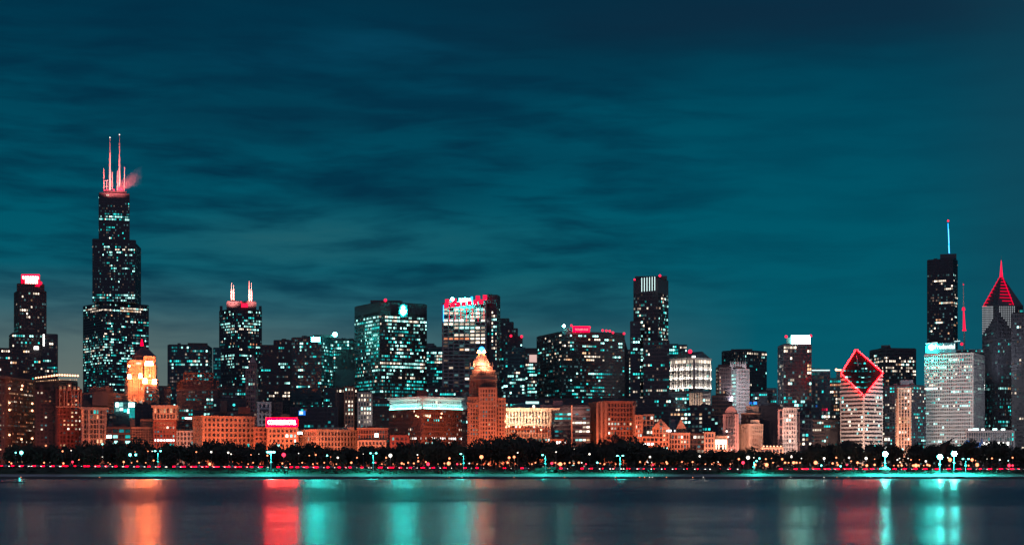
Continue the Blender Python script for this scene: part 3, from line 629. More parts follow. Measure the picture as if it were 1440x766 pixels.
# ---- tall dark tower with bars
b = B('apartment_tower', 'tall dark tower topped by a row of upright white light bars', 'skyscraper', 1800, 915)
b.tier(891, 939.5, 391, xc=925, asp=1.0, frame='black_steel', fh=3.8, bw=3, pw=.4, sh=1.0, base=.13, top=16, pal=[('w_icy', 4), ('w_cream', 4), ('w_cyan', 3), ('w_amber', 1)], k=.45, bands=[(891, 905, 400, 425, .12), (903, 930, 395, 420, .03), (930, 941, 415, 560, .42, [('w_icy', 4), ('w_cream', 3), ('w_cyan', 2)]), (891, 905, 425, 560, .32, ICE), (903, 930, 420, 460, .12), (905, 940, 478, 520, .10), (891, 940, 520, 600, .25)])
for i in range(6):
    px = 902.5+i*3.65; m = MB(); c = W(px, 410-.35*i, 1786); m.box((c.x, c.y, c.z), (1, 0), (0, 1), .65, .5, 15); m.build('light_bar', 'cool_strip', b.root)
b.blk(893, 938, 388, 392, 1812, 'black_steel', 'parapet'); b.lamp(892.5, 393, 1790, 1.0, 'red_beacon'); b.lamp(928, 387.5, 1794, 1.3, 'red_beacon')
b.tier(886.5, 900, 452, D=1795, frame='black_steel', glass='glass_navy', base=.15, pal=ICE); b.tier(905, 941, 479, D=1782, frame='black_steel', base=.22, k=.4, pal=MIX)
b = B('office_block', 'teal lit glass block just right of the tall barred tower', 'building', 2050, 950)
b.tier(938, 954, 484, frame='teal_metal', glass='glass_teal', base=.4, pal=TEAL, bands=[(938, 950, 484, 510, .75, [('w_cyan', 3), ('w_icy', 1)])]); b.tier(951, 966, 485, D=2060, frame='slate_metal', base=.2, bands=[(951, 966, 485, 493, .8, ICE)])
# ---- classical tower with pediments
b = B('classical_tower', 'classical tower with dark pediments and rows of uplit columns', 'tower', 1850, 971)
po, z0, z1, rr = b.tier(943, 999, 504, xc=976, frame='grey_concrete', bw=4.6, pw=1.2, sh=1.0, dp=1.0, base=.06, pal=TEAL, asp=1.2, bands=[(943, 999, 504, 545, .07, TEAL), (943, 960, 545, 556, .85, CREAM), (943, 999, 552, 600, .35, COOL)], cornice=(2.5, 1.2, 'pale_stone'))
A_, C_, B_, D_ = po
def gable(b, A, C, inset, zb, zt, mat='slate_metal'):
    m = MB(); mid = (A+C)/2; back = (mid+(inset-mid)*.85); u3 = lambda v, z: Vector((v.x, v.y, z))
    A2 = A+(inset-mid)*.85; C2 = C+(inset-mid)*.85
    m.quad([u3(A, zb), u3(C, zb), u3(mid, zt)]); m.quad([u3(A, zb), u3(mid, zt), u3(back, zt), u3(A2, zb)]); m.quad([u3(C, zb), u3(C2, zb), u3(back, zt), u3(mid, zt)]); m.quad([u3(A2, zb), u3(back, zt), u3(C2, zb)])
    m.build('pediment', mat, b.root)
cen = (A_+C_+B_+D_)/4
gable(b, A_, C_, cen, z1+1.6, zg(492.5, 1850)); gable(b, C_, B_, cen, z1+1.6, zg(493, 1850))
b.lamp(970.5, 494, 1842, 2.2, 'red_beacon'); b.win(973, 978, 500, 502.4, 1846, 'w_hot')
for (Aa, Bb, na) in ((A_, C_, 4), (C_, B_, 3)):
    u = (Bb-Aa).normalized(); n = Vector((u.y, -u.x)); n = n if n.dot(cen-Aa) < 0 else -n; L = (Bb-Aa).length
    for zt in (519.5, 532.5, 545.5):
        zc = zg(zt, 1850)
        for i in range(na):
            c = Aa+u*L*(i+.5)/na; ld = bpy.data.lights.new('column_uplight', 'AREA'); ld.shape = 'RECTANGLE'; ld.size = L/na*.9; ld.size_y = .8; ld.energy = 1500; ld.color = (1, .88, .74)
            o = bpy.data.objects.new('column_uplight', ld); COL.objects.link(o); o.parent = b.root; q = Vector((c.x+n.x*2.6, c.y+n.y*2.6, zc)); o.location = q-b.root.location
            o.rotation_euler = (Vector((-n.x*.22, -n.y*.22, 1))).to_track_quat('-Z', 'Y').to_euler()
    for i in range(int(L/2.6)):
        c = Aa+u*(i+.5)*2.6+n*.75
        b.wins.append((Vector((c.x, c.y, zg(507.2, 1850))), u, n, 1.7, 3.6, 'w_cream', False))
    for i in range(na+1):        # paired half columns
        for w_ in (-1.3, 1.3):
            s_ = min(max(L*i/na+w_, .8), L-.8); c = Aa+u*s_+n*1.2
            m = MB(); m.bar((c.x, c.y, zg(546, 1850)), (c.x, c.y, zg(510, 1850)), .65, .6, 8); m.build('half_column', 'pale_stone', b.root)
# ---- blocks in front of it
b = B('office_block', 'low teal lit block at the foot of the classical tower', 'building', 1720, 955, MD)
b.tier(940, 972, 551, frame='slate_metal', glass='glass_teal', base=.3, pal=COOL, bands=[(944, 968, 558, 562, .9, [('w_cyan', 3), ('w_icy', 2)])])
b = B('office_block', 'narrow block with tall arched tan piers below the classical tower', 'building', 1700, 978, MD)
b.tier(971, 986, 552, frame='limestone', bw=3.4, pw=1.6, sh=0, base=.25, pal=DIM, dp=1.2); b.light(978, 580, 1680, W(978, 560, 1700), 10, 3, 9000, (1, .8, .66))
b.tier(985, 999, 553, D=1702, frame='grey_concrete', bw=3.6, pw=1.1, base=.3, pal=MIX)
# ---- black box and art deco pair
b = B('office_tower', 'plain black box tower with a short row of lit top windows', 'tower', 2050, 1047)
b.tier(1015, 1078, 492, xc=1043, frame='black_steel', bw=2.8, pw=.6, base=.03, asp=.7, top=2, pal=MIX, bands=[(1051, 1068, 494, 500, .95, CREAM), (1070, 1078, 495, 500, .9, CREAM), (1015, 1078, 500, 510, .04), (1015, 1078, 510, 600, .035, COOL)])
b.blk(1028, 1058, 490.5, 493, 2075, 'black_steel', 'penthouse')
b = B('stone_tower', 'dark brown stone tower with lit left edge next to the crowned tower', 'tower', 1750, 1017)
b.tier(1007, 1028, 516, xc=1011, frame='dark_brown', bw=2.8, pw=1.2, base=.06, pal=AMB, bands=[(1004, 1010, 520, 556, .9, CREAM), (1010, 1013, 530, 556, .7, WARM)]); b.tier(1010, 1026, 513, 520, D=1756, frame='dark_brown', base=0)
b.tier(1001, 1030, 556, D=1745, frame='dark_brown', base=.05, pal=CREAM)
b = B('crowned_tower', 'pale stone tower with spiky crown and a column of cyan white windows', 'tower', 1780, 1039)
b.tier(1025, 1053.5, 518, xc=1036.5, frame='pale_stone', bw=2.6, pw=1.1, base=.02, bands=[(1026.5, 1036.5, 518, 570, .86, ICE)], dp=.6); b.tier(1027, 1049, 512, 519, D=1786, frame='pale_stone', bw=2.6, pw=1.4, base=0)
for i in range(7):
    px = 1027.5+i*3.4; m = MB(); c = W(px, 513, 1785); m.prism([(c.x-1, c.y-1), (c.x+1, c.y-1), (c.x+1, c.y+1), (c.x-1, c.y+1)], c.z-2, c.z+4.2, .15); m.build('pinnacle', 'pale_stone', b.root)
b.light(1040, 560, 1740, W(1040, 525, 1780), 20, 3, 26000, (.8, .8, .95))
b = B('office_block', 'low teal block with bright floors behind the black box tower base', 'building', 1850, 1070, MD)
b.tier(1053, 1079, 551, frame='slate_metal', base=.1, pal=TEAL, bands=[(1062, 1071, 556, 561, .9, CREAM), (1053, 1079, 561, 572, .5, COOL)]); b.tier(1078, 1092, 546, D=1870, frame='slate_metal', base=.2, pal=TEAL, bands=[(1078, 1092, 565, 570, .9, ICE)])
# ---- glass tower with white box
b = B('glass_tower', 'glass tower with slim pale mullions and a glaring white rooftop box', 'tower', 1750, 1117)
b.tier(1094, 1141, 484, xc=1102, frame='slate_metal', fh=3.8, bw=3.0, pw=.35, sh=.5, base=.05, pal=CREAM, asp=1.0, bands=[(1103, 1121, 486, 490, .98, CREAM), (1094, 1103, 512, 560, .28, CREAM), (1107, 1125, 524, 548, .28, CREAM), (1134, 1142, 505, 570, .4, [('w_cream', 3), ('w_amber', 1), ('w_red', 1.2)]), (1094, 1141, 550, 620, .12, COOL)])
m = MB(); c = W(1127.5, 484, 1752); r_ = Vector((c.x, c.y)).normalized(); m.box((c.x, c.y+6, c.z), (r_.y, -r_.x), (r_.x, r_.y), 20, 8, 9.8); m.build('rooftop_light_box', 'sign_box', b.root)
for i in range(5): m = MB(); c2 = W(1118.5+i*4.6, 484, 1742); m.box((c2.x, c2.y, c2.z), (1, 0), (0, 1), .35, .35, 9.4); m.build('light_box_rib', 'slate_metal', b.root)
b.blk(1106, 1112, 474.5, 485, 1760, 'slate_metal'); b.lamp(1105.5, 473, 1745, 1.4, 'red_beacon'); b.lamp(1140, 472, 1745, 1.4, 'red_beacon')
b = B('glass_tower', 'dim grey glass tower with a bright line along its roof edge', 'tower', 1800, 1154)
b.tier(1141, 1167, 521, frame='slate_metal', glass='glass_navy', bw=3, pw=.3, sh=.4, base=.05, pal=COOL, bands=[(1155, 1163, 575, 615, .72, [('w_icy', 3), ('w_cream', 3), ('w_dim', 3)]), (1155, 1160, 571, 576, .8, RED), (1141, 1167, 560, 575, .12, BLUE)])
m = MB(); c = W(1154, 521, 1796); m.box((c.x, c.y, c.z), (1, 0), (0, 1), 20, .5, 1.1); m.build('roof_light_line', 'cool_strip', b.root); b.blk(1142, 1146, 517, 522, 1815, 'slate_metal')
b = B('office_tower', 'narrow black tower with a cyan light band left of the red diamond', 'tower', 1840, 1175)
b.tier(1167, 1183, 532, frame='black_steel', bw=3, pw=.6, base=.28, pal=WARM, bands=[(1167, 1183, 532, 537, .95, TEAL), (1172, 1178, 553, 590, .7, WARM), (1167, 1183, 596, 620, .35, COOL)])
m = MB(); c = W(1179, 521, 1835); m.box((c.x, c.y, c.z), (1, 0), (0, 1), 6.5, .6, 1.6); m.build('roof_light_line', 'parapet_lamp', b.root); b.lamp(1176, 519.5, 1834, 1.4, 'parapet_lamp'); b.blk(1176, 1183, 522, 533, 1850, 'black_steel')
# ---- the red diamond
b = B('diamond_roof_tower', 'striped tower whose sloping split roof is outlined in red neon as a diamond', 'tower', 1650, 1211)
D0 = 1650
po, z0, z1, rr = b.tier(1182, 1241, 556, xc=1214.5, frame='pale_stone', fh=4.0, bw=40, pw=.7, sh=2.1, dp=.6, base=0, nowin=True, top=.3, asp=1.0)
A_, C_, B_, D_ = po
cen = (A_+C_+B_+D_)/4
for (Aa, Bb) in ((A_, C_), (C_, B_)):
    u = (Bb-Aa).normalized(); n = Vector((u.y, -u.x)); n = n if n.dot(cen-Aa) < 0 else -n; L = (Bb-Aa).length; nr = round((z1-z0-.3)/4.0); f2 = (z1-.3-z0)/nr
    for q in range(nr):
        for i in range(int(L/1.9)):
            if random.random() < .10:
                c = Aa+u*(i+.5)*1.9; b.wins.append((Vector((c.x, c.y, z0+q*f2+2.1+(f2-2.1)/2)), u, n, 1.7, f2-2.1, pick([('w_icy', 4), ('w_cream', 3), ('w_cyan', 3)]), False))
# the diamond: a steeply raked facet standing over the near corner, split down the middle
L_ = Vector((A_.x, A_.y, zg(525, A_.y))); Rt = Vector((B_.x, B_.y, zg(524, B_.y))); Bm = Vector((C_.x, C_.y, zg(556, C_.y))); Tp = W(1203.5, 491, D_.y-8)
zc_ = Bm.z
for (Aa, zt_) in ((A_, L_.z), (B_, Rt.z)):       # the walls climb beside the raked roof as striped triangles
    u = (C_-Aa).normalized(); n = Vector((u.y, -u.x)); n = n if n.dot(cen-Aa) < 0 else -n; L = (C_-Aa).length
    m = MB(); m.quad([(Aa.x, Aa.y, zc_), (C_.x, C_.y, zc_), (Aa.x, Aa.y, zt_)]); m.build('upper_wall', 'glass_dark', b.root)
    m = MB(); q = 0
    while zc_+q*4 < zt_-2:
        f_ = 1-(q*4+2.1)/(zt_-zc_); c = Aa+u*L*f_/2+n*.15
        if f_ > .03: m.box((c.x, c.y, zc_+q*4), (u.x, u.y), (n.x, n.y), L*f_, .7, 2.1)
        q += 1
    m.build('facade_frame', 'pale_stone', b.root)
m = MB(); m.quad([L_, Bm, Tp]); m.quad([Bm, Rt, Tp]); far = Vector((D_.x, D_.y, z1))
m.quad([L_, Tp, far]); m.quad([Tp, Rt, far]); m.build('sloping_roof', 'roof_black', b.root)
def lerp(a, c, t): return a+(c-a)*t
for (a_, c_, t0, t1) in ((L_, Tp, .0, .97), (Tp, Rt, .04, 1.0), (L_, Bm, 0.0, 1.0), (Rt, Bm, .0, .82)):
    m = MB(); off = Vector((0, -2.2, 0)); m.bar(lerp(a_, c_, t0)+off, lerp(a_, c_, t1)+off, .5, .5, 8); m.build('neon_tube', 'neon_red', b.root)
    m = MB(); off = Vector((0, -3.1, 0)); m.bar(lerp(a_, c_, t0+.01)+off, lerp(a_, c_, t1-.01)+off, .26, .26, 6); m.build('neon_core', 'neon_core', b.root)
# teal lit strips set in the raked facets
for t_, e_ in ((.30, .5), (.42, .25), (.47, .8), (.60, .35), (.70, .5), (.82, .45)):
    a_ = lerp(Tp, L_, min(1, t_*1.55)) if t_ < .64 else lerp(L_, Bm, (t_-.55)*1.6); zrow = zg(491+65*t_, D0)
    for side in (0, 1):
        for i in range(9):
            if random.random() > e_: continue
            hw = min(t_/.51, (1-t_)/.49); px = 1211+(i-4.5)*5.6*hw; py = 491+65*t_
            q = lerp(Tp, Bm, t_); c = W(px, py+side, q.y-.5-abs(i-4)*0)
            wn = MB(); wn.box((c.x, c.y, c.z), (1, 0), (0, 1), random.uniform(1.2, 3), .3, .8); wn.build('roof_window', pick(TEAL), b.root)
m = MB(); m.bar(W(1204.5, 499, D0+20), W(1206.5, 514, D0+15), .3, .6, 6); m.build('roof_fin', 'steel', b.root)
b.flood(1182, 1214, 556, 625, .95, (1, .62, .48), 60, zl=12); b.flood(1214, 1241, 556, 625, .95, (1, .62, .48), 60, zl=12)
# ---- right hand group
b = B('office_tower', 'dark wide tower with a notched roof right behind the red diamond', 'tower', 1950, 1255)
b.tier(1223, 1288, 489.5, xc=1243, frame='black_steel', bw=2.9, pw=.6, base=.2, asp=1.0, top=2, pal=CREAM, k=.6, bands=[(1223, 1288, 488, 499, .0), (1243, 1251, 499, 502, .9, RED), (1243, 1251, 506, 509, .9, RED), (1228, 1244, 500, 528, .42, CREAM), (1244, 1282, 503, 528, .42, CREAM), (1282, 1288, 505, 528, .6, CREAM), (1228, 1250, 530, 600, .25, MIX), (1250, 1288, 528, 600, .04)])
b.blk(1239, 1252, 485, 490, 1980, 'black_steel')
b = B('apartment_tower', 'dark block dotted with warm and teal lights left of the white slab', 'building', 1680, 1285)
b.tier(1244, 1301.5, 541, xc=1280, frame='dark_granite', fh=3.4, bw=3.1, pw=.9, base=.20, rowvar=0, k=.2, pal=MIX, bands=[(1244, 1302, 541, 546, .6, MIX), (1280, 1302, 546, 625, .36, MIX)]); b.blk(1266, 1284, 534, 542, 1700, 'slate_metal')
b = B('apartment_tower', 'slim floodlit tan tower of ribbed piers before the dotted dark block', 'tower', 1600, 1271)
b.tier(1263, 1280, 545, frame='terracotta', fh=3.4, bw=2.7, pw=1.0, sh=.6, dp=1.0, base=.35, pal=WARM); b.tier(1260, 1264, 560, D=1602, frame='terracotta', base=0, pw=3)
b.flood(1262, 1280, 545, 622, 1.9, (1, .48, .33), 50, zl=12)
b = B('shop_front', 'small brightly lit cream block at the foot of the dark towers', 'building', 1500, 1248)
b.tier(1243, 1252, 612, frame='limestone', bw=2.4, pw=.5, sh=.5, base=.98, pal=HOT, rowvar=0)
# spire tower
b = B('skyscraper', 'tall dark glass skyscraper with a thin blue lit spire', 'skyscraper', 2350, 1326)
b.tier(1304, 1346.5, 363.5, xc=1340, asp=1.6, frame='black_steel', fh=4, bw=3.3, pw=.35, sh=1.0, base=.05, pal=CREAM, k=.7, bands=[(1304, 1346, 360, 385, .0), (1304, 1312, 400, 480, .08, TEAL), (1308, 1320, 385, 480, .09, CREAM), (1320, 1345, 385, 480, .15, CREAM)])
b.blk(1322, 1345, 357, 364, 2365, 'black_steel', 'penthouse')
m = MB(); m.bar(W(1334.6, 357, 2370), W(1334.2, 341, 2370), 1.6, 1.2, 8); m.bar(W(1334.2, 341, 2370), W(1333.3, 313, 2370), 1.0, .4, 8); m.build('spire', 'blue_steel', b.root); b.lamp(1333.3, 310.5, 2370, 1.4, 'red_beacon')
for (ya, yb2) in ((356, 345), (342, 322)): m = MB(); m.bar(W(1334.6, ya, 2366), W(1333.9, yb2, 2366), .5, .4, 6); m.build('spire_light', 'blue_white', b.root)
m = MB(); m.bar(W(1334.9, 356, 2368), W(1333.2, 314, 2368), .75, .45, 6); m.build('spire_light', 'blue_glow', b.root)
# white slab
b = B('white_slab_tower', 'broad white stone slab with a glowing rooftop name sign and a red mast', 'tower', 1700, 1342)
b.tier(1300.5, 1384, 495.5, xc=1368, asp=1.0, frame='pale_stone', fh=3.7, bw=3.0, pw=1.15, sh=1.35, dp=.7, base=.06, top=2.0, pal=ICE, k=.6, bands=[(1301, 1368, 497, 500, .1, TEAL), (1301, 1384, 505, 509, .45, ICE), (1301, 1368, 512, 520, .55, ICE), (1301, 1368, 520, 526, .4, COOL), (1301, 1312, 526, 545, .5, CREAM), (1301, 1384, 546, 550.5, .92, HOTC), (1320, 1366, 568, 573, .8, CREAM), (1330, 1366, 576, 580, .75, CREAM), (1301, 1318, 588, 600, .6, CREAM)])
b.blk(1301.5, 1344, 482, 496, 1712, 'teal_metal', 'penthouse'); b.blk(1344, 1384, 491, 496, 1725, 'black_steel', 'penthouse')
text_sign(b, 'Prudential', 1315, 1342, 487.2, 6.6, 1704, 'sign_icy', ext=.4)
m = MB(); c = W(1309.8, 488, 1705); m.bar(c, c+Vector((0, -.8, 0)), 2.9, 2.9, 20); m.build('sign_emblem', 'sign_white', b.root)
for (xa, xb, ya) in ((1302, 1308, 482.6), (1310, 1318, 481.6), (1342, 1350, 479.5)):
    m = MB(); m.bar(W(xa, ya+.4, 1706), W(xb, ya-.4, 1706), .38, .38, 6); m.build('roof_light_line', 'cool_strip', b.root)
for px in (1319, 1332, 1336, 1352, 1360, 1372, 1380): b.win(px, px+1.6, 492.5, 494, 1709, pick(COOL))
m = MB(); m.bar(W(1356, 492, 1720), W(1356, 465, 1720), .9, .8, 8); m.build('mast', 'slate_metal', b.root)
m = MB(); m.bar(W(1356, 464, 1720), W(1355, 432, 1720), 1.5, .5, 8); m.bar(W(1356, 465, 1720), W(1356, 463.4, 1720), 2.1, 2.1, 8); m.bar(W(1355, 436, 1720), W(1355, 432, 1720), 1.8, 1.2, 8); m.build('red_mast', 'red_lamp', b.root)
m = MB(); m.bar(W(1355, 432, 1720), W(1354.6, 396, 1720), .5, .25, 6); m.build('mast_tip', 'pink_stone', b.root); b.lamp(1354.8, 400, 1718, .6, 'red_lamp'); b.lamp(1352.5, 483.5, 1705, 1.6, 'red_lamp')
b.flood(1301, 1368, 495, 628, .27, (.86, .95, .96), 95, zl=10); b.light(1340, 520, 1560, W(1334, 535, 1700), 60, 4, 90000, (.88, .93, 1))
# pointed tower
b = B('pointed_tower', 'tower with a steep red lit pyramid crown and white chevron lights', 'skyscraper', 1780, 1411)
po, z0, z1, rr = b.tier(1382, 1438, 428, xc=1403, asp=1.0, frame='dark_granite', fh=4, bw=2.8, pw=.75, sh=1.0, dp=.8, base=.10, top=1, pal=COOL, k=.5, bands=[(1382, 1403, 428, 468, .0), (1403, 1424, 425, 475, .0), (1424, 1440, 428, 480, .05), (1382, 1403, 500, 560, .10, COOL), (1403, 1425, 545, 550, .9, CREAM), (1385, 1425, 560, 625, .25, TEAL), (1385, 1400, 535, 560, .2, COOL)])
A_, C_, B_, D_ = po; cen = (A_+C_+B_+D_)/4
apx = W(1408, 386, 1800); m = MB(); u3 = lambda v, z: Vector((v.x, v.y, z))
hA, hC, hB, hD = zg(428, A_.y), zg(400, C_.y), zg(428, B_.y), z1
# steep facets: ridge rises from the low corners to the apex
m.quad([u3(A_, z1), u3(C_, z1), apx]); m.quad([u3(C_, z1), u3(B_, z1), apx]); m.quad([u3(B_, z1), u3(D_, z1), apx]); m.quad([u3(D_, z1), u3(A_, z1), apx]); m.build('pyramid_roof', 'dark_granite', b.root)
for i in range(9):     # slats of red light following both facets
    t = .02+i*.105
    for (P_, Q_) in ((A_, C_), (C_, B_)):
        a_ = lerp(u3(P_, z1), apx, t); c_ = lerp(u3(Q_, z1), apx, t); n_ = ((P_+Q_)/2-cen).normalized(); off = Vector((n_.x, n_.y, 0))*.8
        if P_ is A_: p_, q_ = lerp(a_, c_, 0.0), lerp(a_, c_, .26)
        else: p_, q_ = lerp(a_, c_, max(.05, .50-t*2.6)), lerp(a_, c_, min(.64+.1*t, .52+.6*t+.3*t))
        s_ = MB(); s_.bar(p_+off, q_+off, .42, .42, 6); s_.build('red_slat', 'slat_red', b.root)
for (P_, Q_) in ((A_, C_),):
    s_ = MB(); s_.bar(u3(A_, z1), apx, .5, .45, 6); s_.build('red_edge', 'slat_red', b.root)
s_ = MB(); s_.bar(u3(C_+(B_-C_)*.62, z1)+Vector((0, -1, 0)), apx+Vector((0, -1, 0)), .45, .45, 6); s_.build('red_edge', 'slat_red', b.root)
s_ = MB(); s_.bar(apx-Vector((0, 0, 3)), W(1408, 366, 1800), 1.9, .25, 8); s_.build('spire', 'red_lamp', b.root)
s_ = MB(); s_.bar(W(1408, 367, 1800), W(1408, 360, 1800), .25, .1, 6); s_.build('spire_tip', 'steel', b.root)
for (P_, Q_, n0, n1) in ((A_, C_, 1, 8), (C_, B_, 1, 9)):      # white chevron bars climbing to the corner
    u = (Q_-P_).normalized(); n_ = Vector((u.y, -u.x)); n_ = n_ if n_.dot(cen-P_) < 0 else -n_; L = (Q_-P_).length
    for i in range(9):
        t = (i+.5)/9*.75+.02; tt = abs(t-.02)/.75 if P_ is A_ else t/.77
        yb_ = 471-abs(tt)*26 if P_ is A_ else 436+tt*38
        if P_ is not A_ and t > .7: continue
        c = P_+u*L*t+n_*1.2; ytop_ = 430
        s_ = MB()
        yy_ = ytop_
        while yy_ < yb_:
            s_.box((c.x, c.y, zg(yy_+2.6, c.y)), (u.x, u.y), (n_.x, n_.y), .75, .4, 1.7); yy_ += 3.1
        s_.build('light_bar', 'bar_white', b.root)
m = MB()
c = C_+(B_-C_)*.62
for k_ in range(28):
    m.box((c.x, c.y-1.4, zg(470+k_*3.3, c.y)), (1, 0), (0, 1), 1.3 if k_ < 24 else 2.2, .4, 1.6)
m.build('light_bar', 'bar_white', b.root)
b.tier(1423, 1470, 440, D=1760, frame='dark_granite', base=.04, pal=CREAM, depth=40)
b.light(1400, 545, 1735, W(1403, 490, 1780), 22, 4, 7000, (.9, .95, 1), 'floodlight', 70)
b = B('apartment_tower', 'teal flecked dark slab between the white slab and the pointed tower', 'tower', 1850, 1378)
b.tier(1362, 1392, 505, frame='black_steel', glass='glass_teal', base=.25, pal=TEAL)
b = B('long_pavilion', 'long low white ribbed building below the pointed tower', 'building', 1560, 1393)
b.tier(1359, 1426, 605.5, frame='pale_stone', fh=4.5, bw=2.2, pw=.6, sh=.5, dp=.8, base=.10, pal=COOL, bands=[(1376, 1424, 618, 623.5, .95, HOT), (1359, 1426, 605, 610, .25, WARM)], cap='pale_stone')
b.light(1392, 618, 1500, W(1392, 612, 1560), 40, 2, 9000, (.95, .95, 1))
for (x0, x1, y0, y1) in ((1362, 1366, 603, 605), (1368, 1376, 602, 605), (1380, 1384, 602.5, 605), (1396, 1402, 602, 605), (1408, 1413, 602.5, 605)): b.win(x0, x1, y0, y1, 1566, pick([('w_hot', 2), ('w_hotcyan', 3)]))

# ------------------------------------------------------------------ the street wall along the park
b = B('hotel_building', 'dark brown brick hotel with cornice and orange window dots at the far left', 'building', 1440, 22, FR)
b.tier(-30, 50, 531, xc=8, asp=.4, frame='brick', fh=3.6, bw=3.3, pw=1.7, sh=1.8, dp=.5, base=.45, rowvar=.2, k=.2, pal=AMB, glass='glass_warm', cornice=(2.2, 1.4, 'brick'))
b.flood(-5, 50, 531, 622, .16, OR, 50)
for px, py in ((13, 566), (45, 567), (13, 576), (45, 577), (31, 542), (30, 547), (45, 616), (13, 611), (30, 617), (13, 546)): b.lamp(px+.3, py, 1432, .9, 'parapet_lamp', 'wall_lamp')
m = MB(); m.box((W(30, 549.5, 1438).x, 1438, zg(549.5, 1438)), (W(30, 0, 1438).normalized().y, -W(30, 0, 1438).normalized().x), (0, 1), 25, 1.4, .9); 
b = B('roof_sign_hotel', 'dark hotel slab with a row of blazing bulbs along its roof edge', 'building', 1460, 79, FR)
po, z0, z1, rr = b.tier(50, 109, 534.5, xc=83, asp=1.0, frame='dark_brown', base=0, glass='glass_dark')
for i in range(17):
    t = i/16; px = 50.5+59*t; py = (531.0-4.2*min(1, t/.55)) + (1.2*max(0, t-.55)/.45)
    b.lamp(px, py, 1455, .85 if i > 5 else .7, 'parapet_lamp', 'roof_bulb')
for i in range(20):
    t = i/19; px = 51.5+56*t; m = MB(); c = W(px, 536.5-2.4*min(1, t/.55), 1452); m.box((c.x, c.y, c.z), (1, 0), (0, 1), .8, .4, .7); m.build('eave_bulb', 'w_amber', b.root)
b = B('gabled_hotel', 'red brick hotel with five arched gables on a lit front wing', 'building', 1420, 95, FR)
b.tier(79, 115, 546, xc=82, frame='red_brick', fh=3.6, bw=3.6, pw=1.7, sh=1.6, dp=.6, base=.36, rowvar=.3, k=.3, pal=[('w_cream', 4), ('w_amber', 3), ('w_dim', 3), ('w_orange', 2)], glass='glass_warm', asp=.15)
b.tier(50, 79, 548, D=1432, frame='dark_brown', fh=3.6, bw=3.4, pw=1.6, sh=1.6, base=.12, rowvar=.3, k=.2, pal=WARM, glass='glass_warm')
def arch_gable(b, px, ytop, ybase, wpx, D, mat):
    m = MB(); w = wpx*D/F/2; zt, zb = zg(ytop, D), zg(ybase, D); c = W(px, 0, D); r_ = Vector((c.x, c.y)).normalized(); u_ = Vector((r_.y, -r_.x))
    pts = [(-w, zb), (w, zb), (w, zt-w)]+[(w*math.cos(q), zt-w+w*math.sin(q)) for q in [math.pi*i/8 for i in range(1, 8)]]+[(-w, zt-w)]
    fr = [Vector((c.x+u_.x*x_, c.y+u_.y*x_, z_)) for x_, z_ in pts]; bk = [p_+Vector((r_.x, r_.y, 0))*2 for p_ in fr]
    m.quad(fr); m.quad(bk[::-1])
    for i in range(len(fr)): m.quad([fr[i], bk[i], bk[(i+1) % len(fr)], fr[(i+1) % len(fr)]])
    return m.build('arched_gable', mat, b.root)
for px, yt, w_ in ((85, 542, 3.6), (90.7, 542, 3.2), (97.7, 538.5, 5.2), (104.8, 542.5, 3.4), (110.5, 543, 3.4)):
    arch_gable(b, px, yt, 549, w_, 1417, 'terracotta'); m = MB(); c = W(px, yt+3.4, 1416.6); m.bar(c, c-Vector((0, .2, 0)), .7, .7, 10); m.build('round_window', 'w_amber', b.root)
for px, yt in ((58, 540), (73.5, 539.5)): arch_gable(b, px, yt, 550, 5, 1429, 'dark_brown')
c = W(97, 572.5, 1418); m = MB(); m.box((c.x, c.y, c.z), (1, .42*0), (0, 1), 22.5, 1.0, .9); m.build('belt_course', 'terracotta', b.root)
for px in (84, 90.5, 94.5, 101, 104.5, 110, 114):
    m = MB(); c = W(px, 571, 1418); m.box((c.x, c.y, c.z), (1, 0), (0, 1), .6, .8, 13); m.build('bay_pier', 'terracotta', b.root)
b.flood(79, 115, 536, 572, .55, OR, 22, zl=50); b.flood(79, 115, 572, 622, .22, (1, .12, .2), 30)
b = B('loft_building', 'orange lit loft building with three bays of wide windows', 'building', 1415, 132, FR)
b.tier(115, 149, 573.5, xc=117, frame='limestone', fh=4.2, bw=2.9, pw=.7, sh=1.2, dp=.7, base=.12, pal=AMB, allwin=True, cornice=(1.6, 1.0, 'limestone'), asp=.2, bands=[(128, 140, 577, 583, .7, COOL)])
for px in (116.5, 125, 139.5, 148): m = MB(); c = W(px, 622, 1411); m.box((c.x, c.y, c.z), (1, 0), (0, 1), 1.3, .9, 28); m.build('pier', 'limestone', b.root)
b.flood(115, 149, 573, 622, 1.1, OR, 32)
b = B('low_office', 'low dark modern block with a few bright cyan windows', 'building', 1425, 166, FR)
b.tier(149, 184, 600, frame='dark_brown', fh=5, bw=5, pw=.6, sh=1.4, base=.05, pal=COOL, bands=[(149, 165, 609, 615, .9, HOTC), (169, 176, 604, 609, .9, TEAL), (157, 184, 616, 622, .85, HOTC)]); b.flood(150, 184, 600, 622, .10, OR, 40)
b = B('office_block', 'black slab behind the orange loft building with scattered teal dots', 'building', 1700, 145, MD)
b.tier(113, 176, 553, frame='black_steel', base=.06, pal=MIX, bands=[(113, 130, 540, 548, .6, COOL)]); b.tier(126, 158, 545, D=1710, frame='black_steel', base=.02)
b.blk(130, 152, 552, 570, 1690, 'black_steel', 'sign_frame')
b = B('glass_pavilion', 'small glass penthouse block glowing white and cyan below the golden tower', 'building', 1550, 176, MD)
b.tier(149, 192, 582, frame='black_steel', base=.04, pal=DIM); b.tier(161, 192, 565, D=1556, frame='teal_metal', glass='glass_teal', base=0)
